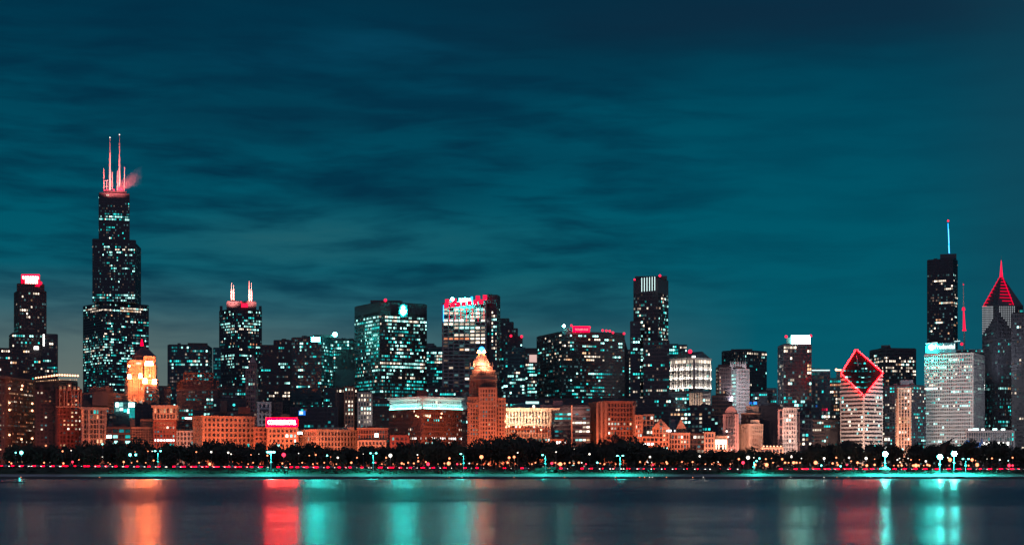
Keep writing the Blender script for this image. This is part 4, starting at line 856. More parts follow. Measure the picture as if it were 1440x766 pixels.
for x0, x1, y0, y1, mt in ((162.5, 167, 566, 571.5, 'w_hotcyan'), (168, 173, 565.5, 571, 'w_icy'), (163, 167.5, 573, 578, 'w_icy'), (168.5, 173, 573, 577, 'w_hotcyan'), (179, 182, 574, 581, 'w_hotcyan'), (181, 189, 566, 572, 'w_hotcyan'), (174, 178, 575, 579, 'w_cyan'), (182, 190, 573, 587, 'w_cyan'), (184, 188, 581, 586, 'w_teal')): b.win(x0, x1, y0, y1, 1544, mt)
b = B('parking_garage', 'windowless tan building with a faint grid, dimly floodlit', 'building', 1430, 199, FR)
b.tier(183, 216, 600, frame='terracotta', fh=2.2, bw=2.2, pw=.5, sh=.5, base=.02, glass='glass_warm', nowin=True, dp=.25); b.tier(198, 215, 589, D=1436, frame='terracotta', fh=2.2, bw=2.2, pw=.5, sh=.5, nowin=True, glass='glass_warm', dp=.25); b.blk(183, 190, 589, 601, 1440, 'terracotta', 'stair_tower')
b.flood(183, 216, 589, 625, .38, (1, .36, .22), 26)
b = B('office_block', 'black windowless block between the glowing penthouse and the cornice building', 'building', 1500, 203, MD)
b.tier(190, 222, 569, frame='dark_granite', nowin=True)
b = B('loft_building', 'tall loft building with bright orange top floors and a white lit lower row', 'building', 1420, 233, FR)
b.tier(216, 250, 571.5, xc=247.5, frame='limestone', fh=4.0, bw=2.8, pw=.9, sh=1.1, dp=.7, base=.08, pal=AMB, cornice=(2.0, 1.8, 'limestone'), yb=590, allwin=True)
b.tier(216, 248, 590.2, D=1421, xc=246.5, frame='red_brick', fh=3.8, bw=2.8, pw=.9, sh=1.3, dp=.6, base=.10, pal=MIX, glass='glass_warm', bands=[(216, 250, 614, 623, .85, HOT)])
b.flood(216, 250, 571, 592, .85, OR, 26, zl=42); b.flood(216, 250, 592, 628, .22, OR, 36)
b = B('old_shop_building', 'small grey green building tucked between two orange fronts', 'building', 1430, 260, FR)
b.tier(248, 273, 605, frame='pale_stone', fh=3.8, bw=3.0, pw=1.3, sh=1.3, base=.08, pal=TEAL, allwin=True); b.flood(248, 272, 605, 625, .14, (.5, .9, .85), 30); b.tier(250, 271, 593, D=1470, frame='dark_brown', base=.15, pal=WARM)
b.win(261, 269.5, 586.5, 589, 1440, 'w_hot')
b = B('gridded_hotel', 'broad orange hotel with an even grid of square windows', 'building', 1410, 314, FR)
b.tier(272, 358, 585, xc=285, asp=.5, frame='terracotta', fh=4.15, bw=4.05, pw=1.75, sh=1.8, dp=.7, base=.03, pal=COOL, allwin=True, cornice=(1.0, .9, 'terracotta'), rowvar=.8)
b.flood(272, 315, 585, 625, 1.9, OR, 34); b.flood(315, 358, 585, 625, 1.9, OR, 34)
b = B('office_block', 'black low block with a green light above the gridded orange hotel', 'building', 1620, 325, MD)
b.tier(272, 366, 578, frame='black_steel', base=.07, pal=TEAL); b.blk(335, 352, 572, 580, 1615, 'red_brick', 'roof_hut'); b.tier(300, 345, 560, D=1640, frame='black_steel', base=.06, pal=TEAL); b.lamp(329, 569, 1610, 1.3, 'cyan_strip')
b.blk(310, 319, 563, 579, 1612, 'dark_brown', 'chimney')
b = B('pale_building', 'pale mauve building with arched windows behind the red hotel sign', 'building', 1480, 371, MD)
b.tier(362, 381, 565.5, frame='pale_stone', fh=5, bw=4.2, pw=1.8, sh=1.8, base=.05, allwin=True, pal=COOL, cornice=(1, .6, 'pale_stone')); b.blk(365, 378, 575, 578, 1476, 'black_steel', 'dark_band'); b.flood(362, 381, 565, 600, .16, (.8, .62, .68), 40, zl=30)
b.tier(381, 397, 565, D=1500, frame='dark_brown', base=.04, pal=CREAM); b.blk(395, 407, 582, 590, 1470, 'brick', 'roof_hut')
b = B('sign_hotel', 'orange brick hotel under a huge red rooftop sign', 'hotel', 1410, 396, FR)
b.tier(376.5, 418.5, 601, frame='terracotta', fh=4.0, bw=3.6, pw=1.6, sh=1.9, dp=.7, base=.06, pal=COOL, allwin=True)
b.tier(357, 377, 600, D=1416, frame='brick', fh=4, bw=3.6, pw=1.6, sh=1.9, base=.04, pal=WARM, glass='glass_warm')
b.flood(376, 418, 601, 625, 1.7, OR, 34)
c = W(396.5, 600.5, 1412); r_ = Vector((c.x, c.y)).normalized(); u_ = (r_.y, -r_.x)
m = MB(); m.box((c.x, c.y+.5, c.z), u_, (r_.x, r_.y), 27, .8, 8.4); m.build('sign_light_shield', 'black_steel', b.root)  # dark box added so the red sign does not light the blocks behind
m = MB(); q = [Vector((c.x+u_[0]*x_-r_.x*.15, c.y+u_[1]*x_-r_.y*.15, c.z+z_)) for x_, z_ in ((-13.3, .1), (13.3, .1), (13.3, 8.3), (-13.3, 8.3))]; m.quad(q); m.quad([p_+Vector((r_.x, r_.y, 0))*.06 for p_ in reversed(q)]); m.build('sign_board', 'sign_red_glow', b.root)
text_sign(b, 'CONGRESS HOTEL', 376.8, 416.2, 593.8, 6.3, 1409.5, 'sign_cream', ext=.3)
for dx in (-12, -6, 0, 6, 12):
    m = MB(); q = c+Vector((u_[0]*dx, u_[1]*dx, 0)); m.bar(q+Vector((0, 3, 0)), q+Vector((0, .7, 7)), .2, .2, 5); m.build('sign_strut', 'slate_metal', b.root)
b.lamp(417, 587.5, 1408, .9, 'red_beacon')
m = MB(); m.box((c.x, c.y-.8, c.z-.5), u_, (r_.x, r_.y), 27.2, 2.2, .5); m.build('cornice', 'terracotta', b.root)
b = B('arcaded_hall', 'long orange hall with arched ground floor and a hut on its roof', 'building', 1405, 460, FR)
b.tier(420, 501, 604, xc=446, asp=.7, frame='limestone', fh=4.4, bw=3.4, pw=1.3, sh=1.5, dp=.8, base=.10, pal=CREAM, allwin=True, cornice=(1.0, .9, 'limestone'))
b.blk(446, 498, 600.5, 604, 1425, 'limestone', 'attic'); b.blk(486, 495, 597, 601, 1432, 'terracotta', 'roof_hut')
b.flood(420, 450, 604, 628, 1.3, OR, 32); b.flood(450, 501, 604, 628, 1.6, OR, 32); b.win(419, 425, 607, 610, 1398, 'w_hotcyan')
b = B('club_building', 'dark fronted building with an orange lit base right of the arcaded hall', 'building', 1412, 524, FR)
b.tier(503, 545, 602, yb=618, frame='brick', fh=3.8, bw=2.4, pw=.8, sh=1.2, base=.14, pal=AMB, glass='glass_warm', cornice=(.9, .8, 'terracotta')); b.tier(503, 543, 618.3, D=1410, frame='limestone', fh=4, bw=3.2, pw=1.2, sh=1.4, base=.05, pal=CREAM, allwin=True)
b.win(527, 532, 609, 614, 1404, 'w_hotcyan'); b.flood(503, 545, 602, 618, .16, OR, 34); b.flood(503, 543, 617, 630, 1.3, OR, 22)
b = B('brick_house', 'small red brick two storey building beside the big corner block', 'building', 1405, 561, FR)
b.tier(549, 575, 612, frame='red_brick', fh=3.8, bw=4, pw=1.6, sh=1.4, base=.03, allwin=True, glass='glass_warm', cornice=(.7, .5, 'red_brick')); b.flood(549, 575, 612, 628, .8, (1, .25, .2), 26)
b = B('office_block', 'twin dark shafts with warm lit windows behind the arcaded hall', 'building', 1620, 500, MD)
b.tier(472, 503, 545, frame='dark_brown', bw=3, pw=1.2, fh=4.2, base=.05, pal=CREAM, bands=[(472, 502, 545, 551, .9, CREAM), (480, 495, 560, 583, .75, CREAM)]); b.tier(484, 498, 543, D=1614, frame='brick', bw=3, pw=1.3, base=.05, bands=[(484, 498, 546, 551, .95, CREAM), (484, 498, 562, 582, .8, CREAM)])
b.tier(503, 523, 551, D=1610, frame='grey_concrete', bw=2.8, pw=1.1, fh=4.2, base=.45, pal=CREAM, bands=[(505, 523, 551, 556, .9, CREAM), (500, 523, 560, 582, .75, CREAM)]); b.light(522, 590, 1590, W(520, 570, 1610), 8, 2, 3500, (1, .8, .7))
# corner block with the lit cornice
b = B('corner_block', 'big corner block with a white lit attic and cyan ledge over orange floors', 'building', 1420, 598, FR)
b.tier(548, 650, 574.5, xc=594, asp=1.0, frame='brick', fh=3.9, bw=2.35, pw=1.0, sh=1.5, dp=.7, base=.07, pal=MIX, glass='glass_warm', bands=[(560, 585, 577, 584, .3, CREAM), (582, 608, 582, 586, .5, WARM), (548, 560, 584, 588, .6, CREAM), (570, 650, 612, 622, .7, HOT), (630, 650, 600, 604, .5, CREAM)], top=.4)
b.tier(549, 650, 559, yb=574.2, D=1421, xc=594, asp=1.0, frame='pale_stone', fh=3.9, bw=2.35, pw=.9, sh=1.1, dp=.7, base=.06, pal=WARM, allwin=True, cornice=(2.0, 2.2, 'pale_stone'), top=2.2)
A_, C_, B_, D_ = b.tiers[1][0]; cen = (A_+C_+B_+D_)/4; zl_ = b.tiers[1][1]
for (Aa, Bb) in ((A_, C_), (C_, B_)):
    u = (Bb-Aa).normalized(); n = Vector((u.y, -u.x)); n = n if n.dot(cen-Aa) < 0 else -n; L = (Bb-Aa).length; mid = (Aa+Bb)/2
    m = MB(); q = mid+n*1.4; m.box((q.x, q.y, zl_-.5), (u.x, u.y), (n.x, n.y), L, 2.8, .6); m.build('ledge', 'pale_stone', b.root)
    k_ = int(L/2.35)
    for i in range(k_):
        q = Aa+u*(i+.5)*L/k_+n*1.2; m = MB(); m.box((q.x, q.y, zl_+.12), (u.x, u.y), (n.x, n.y), 1.0, .5, .7+random.random()*.7); m.build('ledge_lamp', 'ledge_cyan', b.root)
    for (col, off, pw_, zz, e_) in (((.10, 1, .92), 2.4, 3.0, .8, 3200), ((.70, 1, .95), 7.0, 3.0, 1.5, 2600)):
        ld = bpy.data.lights.new('ledge_uplight', 'AREA'); ld.shape = 'RECTANGLE'; ld.size = L*.95; ld.size_y = .8; ld.energy = e_; ld.color = col
        o = bpy.data.objects.new('ledge_uplight', ld); COL.objects.link(o); o.parent = b.root; q = mid+n*off; o.location = Vector((q.x, q.y, zl_+zz))-b.root.location
        o.rotation_euler = Vector((-n.x*.55, -n.y*.55, .85)).to_track_quat('-Z', 'Y').to_euler()
for px, py in ((585, 584), (588, 585.5), (601, 584.5), (604, 585.5), (620, 586.5), (621, 581)): b.lamp(px, py, 1400, .75, 'parapet_lamp', 'wall_lamp')
b.blk(586, 601, 549, 558, 1470, 'red_brick', 'roof_hut'); b.flood(548, 594, 575, 625, .14, OR, 40); b.flood(594, 650, 575, 625, .50, OR, 40)
# stepped orange skyscraper with the beehive
b = B('beehive_tower', 'stepped orange tower with a glowing domed top and a blue lamp', 'tower', 1400, 681)
sp = dict(frame='terracotta', fh=3.5, bw=2.5, pw=1.15, sh=1.35, dp=.6, glass='glass_warm', rowvar=.5, k=.2, pal=[('w_amber', 4), ('w_cream', 2), ('w_icy', 1), ('w_dim', 3)])
b.tier(658, 710, 566, **sp, base=.06, xc=660, asp=.2, cornice=(.8, .6, 'terracotta')); b.tier(658.5, 675, 558.5, D=1402, **sp, base=.03, cornice=(.9, .6, 'terracotta')); b.tier(697, 710, 560, D=1402, **sp, base=.03, cornice=(.9, .6, 'terracotta'))
b.tier(674, 698, 545, D=1397, **sp, base=.06, cornice=(.8, .5, 'terracotta')); b.tier(661, 697.5, 533, yb=566, D=1406, xc=676, **{**sp, 'bw': 2.2, 'fh': 6, 'sh': 1.0, 'frame': 'brick'}, base=.10, cornice=(1.0, .9, 'terracotta')); b.tier(662, 697.5, 526, yb=532, D=1408, xc=677, **{**sp, 'fh': 3}, base=0)
b.tier(664.5, 695, 520, yb=526.5, D=1410, xc=677, **{**sp, 'fh': 3, 'frame': 'brick'}, base=0, cornice=(.8, .7, 'terracotta')); b.tier(667, 692, 514.5, yb=520, D=1412, xc=677, **{**sp, 'fh': 3, 'frame': 'brick'}, base=0)
m = MB(); cpos = W(677, 514, 1421); prof = [(7.9, 0), (7.0, 2.4), (5.4, 5.2), (3.6, 7.8), (2.5, 9.4), (2.3, 11)]
for (ra, za), (rb, zb) in zip(prof, prof[1:]):
    pa = [(cpos.x+ra*math.cos(q), cpos.y+ra*math.sin(q)) for q in [R(22.5+45*i) for i in range(8)]]; m.prism(pa, cpos.z+za, cpos.z+zb, rb/ra)
m.build('dome', 'limestone', b.root)
for i in range(8):
    q = R(22.5+45*i)
    for (ra, za), (rb, zb) in zip(prof, prof[1:]): m = MB(); m.bar((cpos.x+ra*1.03*math.cos(q), cpos.y+ra*1.03*math.sin(q), cpos.z+za), (cpos.x+rb*1.03*math.cos(q), cpos.y+rb*1.03*math.sin(q), cpos.z+zb), .42, .42, 5); m.build('dome_rib', 'terracotta', b.root)
for i in range(4):
    q = R(45+90*i); m = MB(); m.bar((cpos.x+9*math.cos(q), cpos.y+9*math.sin(q), cpos.z-1), (cpos.x+9*math.cos(q), cpos.y+9*math.sin(q), cpos.z+4), 1.1, .2, 6); m.build('corner_turret', 'terracotta', b.root)
for px, py, r_ in ((661, 512.5, 1.0), (692.5, 513, .8)): m = MB(); m.bar(W(px, 515, 1408), W(px, 509, 1408), r_, .3, 6); m.build('turret', 'limestone', b.root)
for dx in (-2, 2): m = MB(); q = cpos+Vector((dx, -1, 11)); m.bar(q, q+Vector((0, 0, 2)), 1.5, 1.2, 8); m.build('lantern', 'lamp_gold', b.root)
for px in (668, 680, 687): b.light(px, 516, 1408, W(677, 503, 1421), 6, 1.5, 6500, (1, .42, .24))
m = MB(); m.ball(W(677.3, 491, 1418), 1.9, 10, 8); m.build('blue_globe', 'blue_white', b.root, origin=W(677.3, 491, 1418)); m = MB()
for i in range(10):
    q = R(36*i); c = W(677.3, 491, 1418); m.bar(c+Vector((2.0*math.cos(q), .3, 2.0*math.sin(q))), c+Vector((2.0*math.cos(q+.63), .3, 2.0*math.sin(q+.63))), .6, .6, 5)
m.build('globe_ring', 'blue_glow', b.root); m = MB(); m.bar(W(677.3, 499, 1420), W(677.3, 495, 1420), .7, .4); m.build('finial', 'steel', b.root)
b.flood(658, 710, 560, 628, 1.35, OR, 50); b.flood(660, 698, 515, 548, .20, OR, 40, zl=62)
b = B('office_block', 'thin black gap building between the corner block and the orange stepped tower', 'building', 1450, 655, MD)
b.tier(649, 661, 551, frame='black_steel', base=.15, pal=MIX)
# cream lit club
b = B('columned_club', 'cream floodlit building with tall columns over orange lower floors', 'building', 1412, 741, FR)
b.tier(709, 774, 597, xc=711, asp=.2, frame='terracotta', fh=3.9, bw=2.7, pw=1.1, sh=1.4, dp=.7, base=.12, pal=CREAM, glass='glass_warm', bands=[(709, 774, 613, 622, .8, [('w_hotcyan', 3), ('w_icy', 3), ('w_cyan', 3)])], top=.4)
b.tier(709.5, 774, 574.5, yb=596.7, D=1413, xc=711.5, asp=.2, frame='limestone', fh=7.0, bw=2.7, pw=1.0, sh=.9, dp=1.0, base=.5, pal=WARM, glass='glass_warm', cornice=(1.6, 1.6, 'limestone'), top=2)
c = W(742, 597, 1408); r_ = Vector((c.x, c.y)).normalized()
m = MB(); m.box((c.x, c.y, c.z-.6), (r_.y, -r_.x), (r_.x, r_.y), 39.5, 3.4, .7); m.build('ledge', 'limestone', b.root)
for (py, dd, e_, zz) in ((596, 1406.5, 6500, .75), (592, 1401, 11000, .6), (582, 1405, 5000, .8)):
    b.light(742, py, dd, W(742, py-14*zz, 1412), 38, 1.0, e_, (1, .74, .50))
for px, py in ((713, 585), (746, 585), (758, 585), (712, 600), (716, 599), (731, 600), (761, 604)): b.lamp(px, py, 1402, .8, 'parapet_lamp', 'wall_lamp')
b.flood(709, 774, 597, 620, 1.3, OR, 32); m = MB(); c = W(748.5, 567.3, 1440); m.box((c.x, c.y, c.z), (1, 0), (0, 1), 11.5, .5, 2.0); m.build('rooftop_sign', 'w_hotcyan', b.root); b.lamp(750.5, 571, 1436, 1.1, 'lamp_white', 'roof_lamp')
b = B('domed_hall', 'dark rounded roof hall rising behind the cream columned building', 'building', 1520, 742, MD)
po, _, z1, _ = b.tier(712, 776, 572, frame='teal_metal', nowin=True); c = W(743, 572, 1540); m = MB(); m.ball(c-Vector((0, 0, 1)), 19, 20, 8, 0, .28); m.build('dome_roof', 'teal_metal', b.root)
# glass blocks
b = B('glass_block', 'dark glass block with dim teal strips right of the cream columns', 'building', 1425, 788, FR)
b.tier(774, 803.5, 571.5, frame='black_steel', fh=3.8, bw=4, pw=.15, sh=1.5, base=.3, k=.7, pal=DIM, bands=[(774, 803, 578, 589, .75, TEAL)]); b.blk(778, 791, 563, 572, 1440, 'pink_stone', 'penthouse')
b.tier(774, 797, 617, D=1404, frame='terracotta', base=.3, pal=HOT, bw=2.4, sh=.8, fh=3.4); b.flood(774, 797, 614, 628, 1.4, OR, 20)
b = B('glass_block', 'glass block with pink edge pier and white lit strip floors', 'building', 1420, 816, FR)
b.tier(803.5, 829.5, 571.5, frame='slate_metal', fh=3.8, bw=3, pw=.15, sh=1.5, base=.45, k=.75, pal=CREAM, bands=[(804, 829, 572, 582, .25, COOL), (804, 829, 588, 591, .95, ICE)]); m = MB(); c = W(804, 628, 1416); m.box((c.x, c.y, c.z), (1, 0), (0, 1), 1.2, 1, 36); m.build('edge_pier', 'terracotta', b.root)
b.tier(760, 826, 569, D=1470, frame='pink_stone', nowin=True); b.flood(790, 823, 569, 571, .5, (1, .4, .32), 18, zl=54); b.flood(803, 806, 572, 620, .6, OR, 30)
b = B('arcade_tower_block', 'brown block with a bright orange corner pier and arched attic', 'building', 1415, 860, FR)
b.tier(829, 893, 564.5, xc=850, asp=1.4, frame='brick', fh=3.9, bw=2.7, pw=1.0, sh=1.4, dp=.8, base=.10, pal=WARM, glass='glass_warm', cornice=(1.2, 1.2, 'brick'), bands=[(829, 893, 566, 583, .0), (850, 866, 585, 591, .8, CREAM), (855, 882, 590, 596, .75, CREAM), (850, 878, 610, 614.5, .9, HOT), (834, 842, 586, 596, .7, COOL)])
c = W(846, 628, 1404)
for dx in (-3.6, 0, 3.6): m = MB(); m.box((c.x+dx, c.y, c.z), (1, 0), (0, 1), 1.7, 1.6, 38); m.build('corner_pier', 'terracotta', b.root)
c = W(891.5, 628, 1420); m = MB(); m.box((c.x, c.y, c.z), (1, 0), (0, 1), 2, 1.6, 36); m.build('corner_pier', 'terracotta', b.root)
b.flood(841, 852, 566, 628, 1.3, OR, 34); b.flood(850, 893, 568, 628, .62, OR, 34)
b = B('narrow_house', 'slim orange house between the brown arcade block and the white lit windows', 'building', 1412, 898, FR)
b.tier(893, 903.5, 583, frame='terracotta', fh=3.8, bw=2.4, pw=1, sh=1.5, base=.2, pal=CREAM, allwin=True); b.flood(893, 903, 583, 625, .8, OR, 34)
b = B('lit_office', 'small block whose tall windows all glow white', 'building', 1418, 911, FR)
b.tier(903.5, 919.5, 582, frame='limestone', fh=4.2, bw=3.0, pw=.8, sh=.9, base=.85, rowvar=.2, pal=CREAM); b.tier(903, 926, 613, D=1408, frame='terracotta', base=.2, pal=HOT); b.flood(900, 926, 583, 625, .7, OR, 34)
def gab(b, x0, x1, ye, yp, D, mat, dep=14):
    a, c2, t = W(x0, ye, D), W(x1, ye, D), W((x0+x1)/2, yp, D); k_ = Vector((0, dep, 0)); m = MB()
    m.quad([a, c2, t]); m.quad([a+k_, t+k_, c2+k_]); m.quad([a, t, t+k_, a+k_]); m.quad([t, c2, c2+k_, t+k_]); m.quad([a, a+k_, c2+k_, c2]); return m.build('gable', mat, b.root)
b = B('gabled_clubhouse', 'orange gabled clubhouse with two steep peaks', 'building', 1408, 945, FR)
b.tier(918, 941, 601, frame='terracotta', fh=3.8, bw=2.6, pw=1.1, sh=1.3, dp=.6, base=.22, pal=CREAM, glass='glass_warm'); gab(b, 917.5, 941.5, 601.3, 588.5, 1405, 'terracotta')
b.win(927.5, 931.5, 594, 598, 1403.5, 'w_dim'); b.win(928, 931, 600, 603, 1403.5, 'w_dim')
b.tier(940, 969.5, 609, D=1410, frame='terracotta', fh=4.2, bw=2.6, pw=1.0, sh=1.2, dp=.6, base=.25, pal=WARM, glass='glass_warm', cornice=(1, .7, 'terracotta')); b.tier(951, 965, 602, D=1416, frame='terracotta', base=.0, bw=2.4, pw=1.1); gab(b, 951, 965, 602.3, 588.5, 1413, 'terracotta', 8)
m = MB(); a, c2 = W(941, 603, 1420), W(952, 603, 1420); m.prism([(a.x, a.y), (c2.x, c2.y), (c2.x, c2.y+12), (a.x, a.y+12)], a.z-6, zg(589, 1420), .6); m.build('hipped_roof', 'slate_metal', b.root); b.flood(918, 969, 590, 630, 1.05, OR, 32)
for px in (937, 939.5, 942, 948): b.win(px, px+1.8, 604, 606.5, 1402, 'w_hot')
b = B('grid_building', 'small teal framed block with two columns of lit windows', 'building', 1560, 985, MD)
b.tier(942, 972, 578, frame='slate_metal', bw=3.2, pw=.9, base=.15, pal=COOL, bands=[(942, 960, 582, 587, .9, CREAM), (955, 960, 575, 590, .8, CREAM)]); b.tier(972, 988, 578, D=1556, frame='black_steel', base=.1, bands=[(980, 987, 582, 604, .9, CREAM)], pal=CREAM); b.tier(966, 1000, 570, D=1600, frame='black_steel', base=.2, pal=MIX)
b = B('low_building', 'low dark building with a small orange end pavilion', 'building', 1415, 988, FR)
b.tier(969, 991, 609, frame='dark_brown', base=.25, pal=CREAM); b.tier(990.5, 1005, 607, D=1405, frame='terracotta', fh=4, bw=2.8, pw=1.0, sh=1.3, base=.0, pal=CREAM, allwin=True); b.flood(990, 1005, 607, 620, 1.5, (1, .38, .26), 24)
b = B('lit_portico', 'small pavilion with a blazing cream front wall', 'building', 1408, 1013, FR)
b.tier(1005, 1022.5, 613, frame='terracotta', nowin=True, cornice=(1, .6, 'terracotta')); m = MB(); c = W(1013.8, 624.5, 1402); m.box((c.x, c.y, c.z), (1, 0), (0, 1), 9.6, .5, 4.2); m.build('glowing_wall', 'cream_wall_glow', b.root)  # front wall and columns glow by emission in place of lamplight on them
m = MB(); c = W(1013.8, 631, 1402)
for dx in (-4, -1.8, 1.8, 4): m.box((c.x+dx, c.y, c.z), (1, 0), (0, 1), .8, .6, 4)
m.build('glowing_column', 'cream_wall_glow', b.root); b.flood(1005, 1022, 612, 618, 1.2, OR, 20)
b = B('arched_tower', 'slender tan tower with a rounded arched top and dark central bays', 'tower', 1420, 1027)
b.tier(1017, 1038, 582, frame='pink_stone', fh=3.6, bw=2.3, pw=1.15, sh=1.4, dp=.6, base=.10, pal=WARM, glass='glass_warm'); b.tier(1019.5, 1036, 577, D=1422, frame='pink_stone', fh=3.6, bw=2.3, pw=1.2, base=0)
arch_gable(b, 1027.8, 571, 580, 14, 1419, 'pink_stone')
for px in (1024.5, 1027.8, 1031): m = MB(); c = W(px, 626, 1417.5); m.box((c.x, c.y, c.z), (1, 0), (0, 1), .9, .5, 28); m.build('dark_bay', 'black_steel', b.root)
b.flood(1017, 1038, 572, 630, .75, (1, .42, .30), 45); b.lamp(1022, 606, 1410, .9, 'lamp_white', 'wall_lamp'); b.lamp(1024, 614, 1410, .7, 'lamp_white', 'wall_lamp')
b = B('pagoda_tower', 'setback stone tower with stacked roof tiers and a blue lit top', 'tower', 1425, 1055)
sp = dict(frame='limestone', fh=3.6, bw=2.5, pw=1.1, sh=1.3, dp=.6, glass='glass_warm')
b.tier(1038, 1072.5, 596, xc=1054, asp=1.2, **sp, base=.10, pal=WARM, cornice=(.8, .5, 'limestone')); b.tier(1056, 1067, 590, D=1430, **sp, base=.05); b.tier(1043, 1068, 581, D=1436, xc=1059, frame='dark_brown', fh=3.6, bw=2.5, pw=1, sh=1.3, base=.05, cornice=(1, 1, 'terracotta')); b.tier(1050, 1066, 571.5, D=1440, xc=1059, **sp, base=.1, cornice=(.7, .8, 'terracotta'))
for px in (1055.5, 1062): b.win(px-2.3, px+2.3, 564.5, 568, 1446, 'w_blue')
b.flood(1052, 1072, 590, 630, .95, (1, .45, .32), 40); b.flood(1038, 1054, 596, 630, .35, (1, .4, .3), 40); b.flood(1050, 1067, 572, 596, .35, (1, .5, .4), 34, zl=40)
b = B('dark_block', 'plain dark block between the stacked roof tower and the white gridded one', 'building', 1470, 1085, MD)
b.tier(1066, 1098, 570.5, frame='dark_granite', base=.015, pal=WARM, bands=[(1086, 1098, 580, 600, .12, ICE)])
b = B('terrace_building', 'low orange terrace with a row of lamps along its parapet', 'building', 1405, 1086, FR)
b.tier(1071, 1101, 628.5, frame='terracotta', nowin=True); b.flood(1071, 1101, 627, 634, 1.2, OR, 18)
for i in range(6): b.lamp(1074+i*4.8, 627, 1400, .55, 'parapet_lamp', 'parapet_lamp')
b = B('gridded_tower', 'white gridded tower with flat overhanging roof, lit pale pink', 'tower', 1415, 1111)
b.tier(1101.5, 1120, 574, frame='pale_stone', fh=3.55, bw=2.05, pw=.95, sh=1.5, dp=.7, base=.10, pal=CREAM, allwin=True, rowvar=.3, k=.2); b.tier(1094.5, 1102, 575, D=1420, frame='pink_stone', fh=7, bw=4.5, pw=1.2, sh=1.4, base=.05, pal=CREAM)
m = MB(); c = W(1112.5, 573.5, 1420); r_ = Vector((c.x, c.y)).normalized(); m.box((c.x, c.y, c.z-.6), (r_.y, -r_.x), (r_.x, r_.y), 14, 14, .9); m.build('flat_roof', 'pale_stone', b.root); b.tier(1120, 1124, 579, D=1424, frame='pink_stone', base=0)
b.flood(1094, 1124, 573, 632, 1.25, (1, .62, .50), 50)
b = B('condo_base', 'low glass wing with a few orange lit rooms right of the gridded white tower', 'building', 1500, 1131, MD)
b.tier(1118, 1142, 588, frame='slate_metal', base=.2, pal=COOL, bands=[(1118, 1142, 616, 625, .5, WARM)])
# fillers: the deep city seen only in gaps
for i, (x0, x1, yt, D, pal, lb) in enumerate([(-60, 24, 505, 1800, WARM, 'dark block at the left edge behind the brown brick hotel'), (100, 150, 560, 1900, COOL, 'dark low block at the foot of the tallest skyscraper'), (295, 372, 545, 1850, TEAL, 'dim slab low behind the twin masted tower'), (455, 505, 545, 1900, COOL, 'dark slab under the rooftop star light'), (408, 475, 572, 1600, TEAL, 'black podium block with a blue screen above the arcaded hall'),
        (518, 560, 560, 1750, TEAL, 'dark wing of teal strips beside the warm twin shafts'), (596, 660, 545, 1750, TEAL, 'dark slab behind the lit cornice corner block'), (690, 760, 560, 1800, COOL, 'dark low slab behind the cream columned building'), (750, 895, 560, 1700, TEAL, 'long low dark podium below the red neon slab'), (890, 950, 560, 1690, MIX, 'speckled podium block at the foot of the tall barred tower'),
        (990, 1010, 585, 1600, MIX, 'low dark gap block right of the classical tower'), (1062, 1100, 568, 1800, TEAL, 'dim teal slab behind the stacked roof tower'), (1136, 1184, 590, 1700, COOL, 'low dark slab left of the striped diamond tower'), (1238, 1264, 575, 1720, WARM, 'low dark block between the striped tower and the ribbed tan tower'), (1420, 1500, 560, 1900, MIX, 'dark block at the right edge of the skyline'), (-60, 20, 560, 1500, AMB, 'lower dark house at the far left end of the street')]):
    b = B('office_block', lb, 'building', D, (x0+x1)/2, MD); b.tier(x0, x1, yt, frame=random.choice(['black_steel', 'dark_brown', 'dark_granite']), base=.13, pal=pal, rowvar=.8, depth=30)
    if i == 4:
        b.win(420, 429.5, 577, 583.5, D-8, 'w_blue'); b.win(421, 426, 578, 582, D-8.4, 'w_hotcyan')
for b in ALLB: b.finish()

# ------------------------------------------------------------------ nearest building name for labels
NICK = [(-60, 50, 'brown brick hotel'), (50, 79, 'hotel with roof bulbs'), (79, 115, 'red gabled hotel'), (115, 149, 'three bay orange loft'), (149, 183, 'low cyan lit block'), (183, 216, 'tan garage'), (216, 250, 'cornice loft'), (250, 272, 'small grey green building'), (272, 315, 'gridded orange hotel left half'), (315, 358, 'gridded orange hotel right half'), (358, 420, 'red hotel sign'), (420, 460, 'arcaded hall left half'), (460, 502, 'arcaded hall right half'), (502, 547, 'club with orange base'), (547, 594, 'corner block left face'), (594, 652, 'corner block right face'), (652, 709, 'orange beehive tower'), (709, 774, 'cream columned building'), (774, 803, 'dim teal glass block'), (803, 830, 'strip lit glass block'), (830, 893, 'brown arcade block'), (893, 919, 'white windowed block'), (919, 970, 'gabled clubhouse'), (970, 1004, 'low dark building'), (1004, 1038, 'blazing cream pavilion'), (1038, 1072, 'stacked roof tower'), (1072, 1100, 'orange terrace'), (1100, 1125, 'white gridded tower'), (1125, 1182, 'white rooftop box tower'), (1182, 1212, 'diamond tower left face'), (1212, 1242, 'diamond tower right face'), (1242, 1262, 'small cream shop front'), (1262, 1300, 'ribbed tan tower'), (1300, 1334, 'white slab left half'), (1334, 1360, 'white slab right half'), (1360, 1400, 'blue lit bandshell'), (1400, 1500, 'pointed red crowned tower')]
ORD = ['first', 'second', 'third', 'fourth', 'fifth', 'sixth', 'seventh', 'eighth', 'ninth', 'tenth', 'eleventh', 'twelfth', 'thirteenth', 'fourteenth', 'fifteenth', 'sixteenth', 'seventeenth', 'eighteenth', 'nineteenth', 'twentieth']
def nick(px):
    for a, c, n in NICK:
        if a <= px < c: return n
    return 'left end' if px < 0 else 'right end'
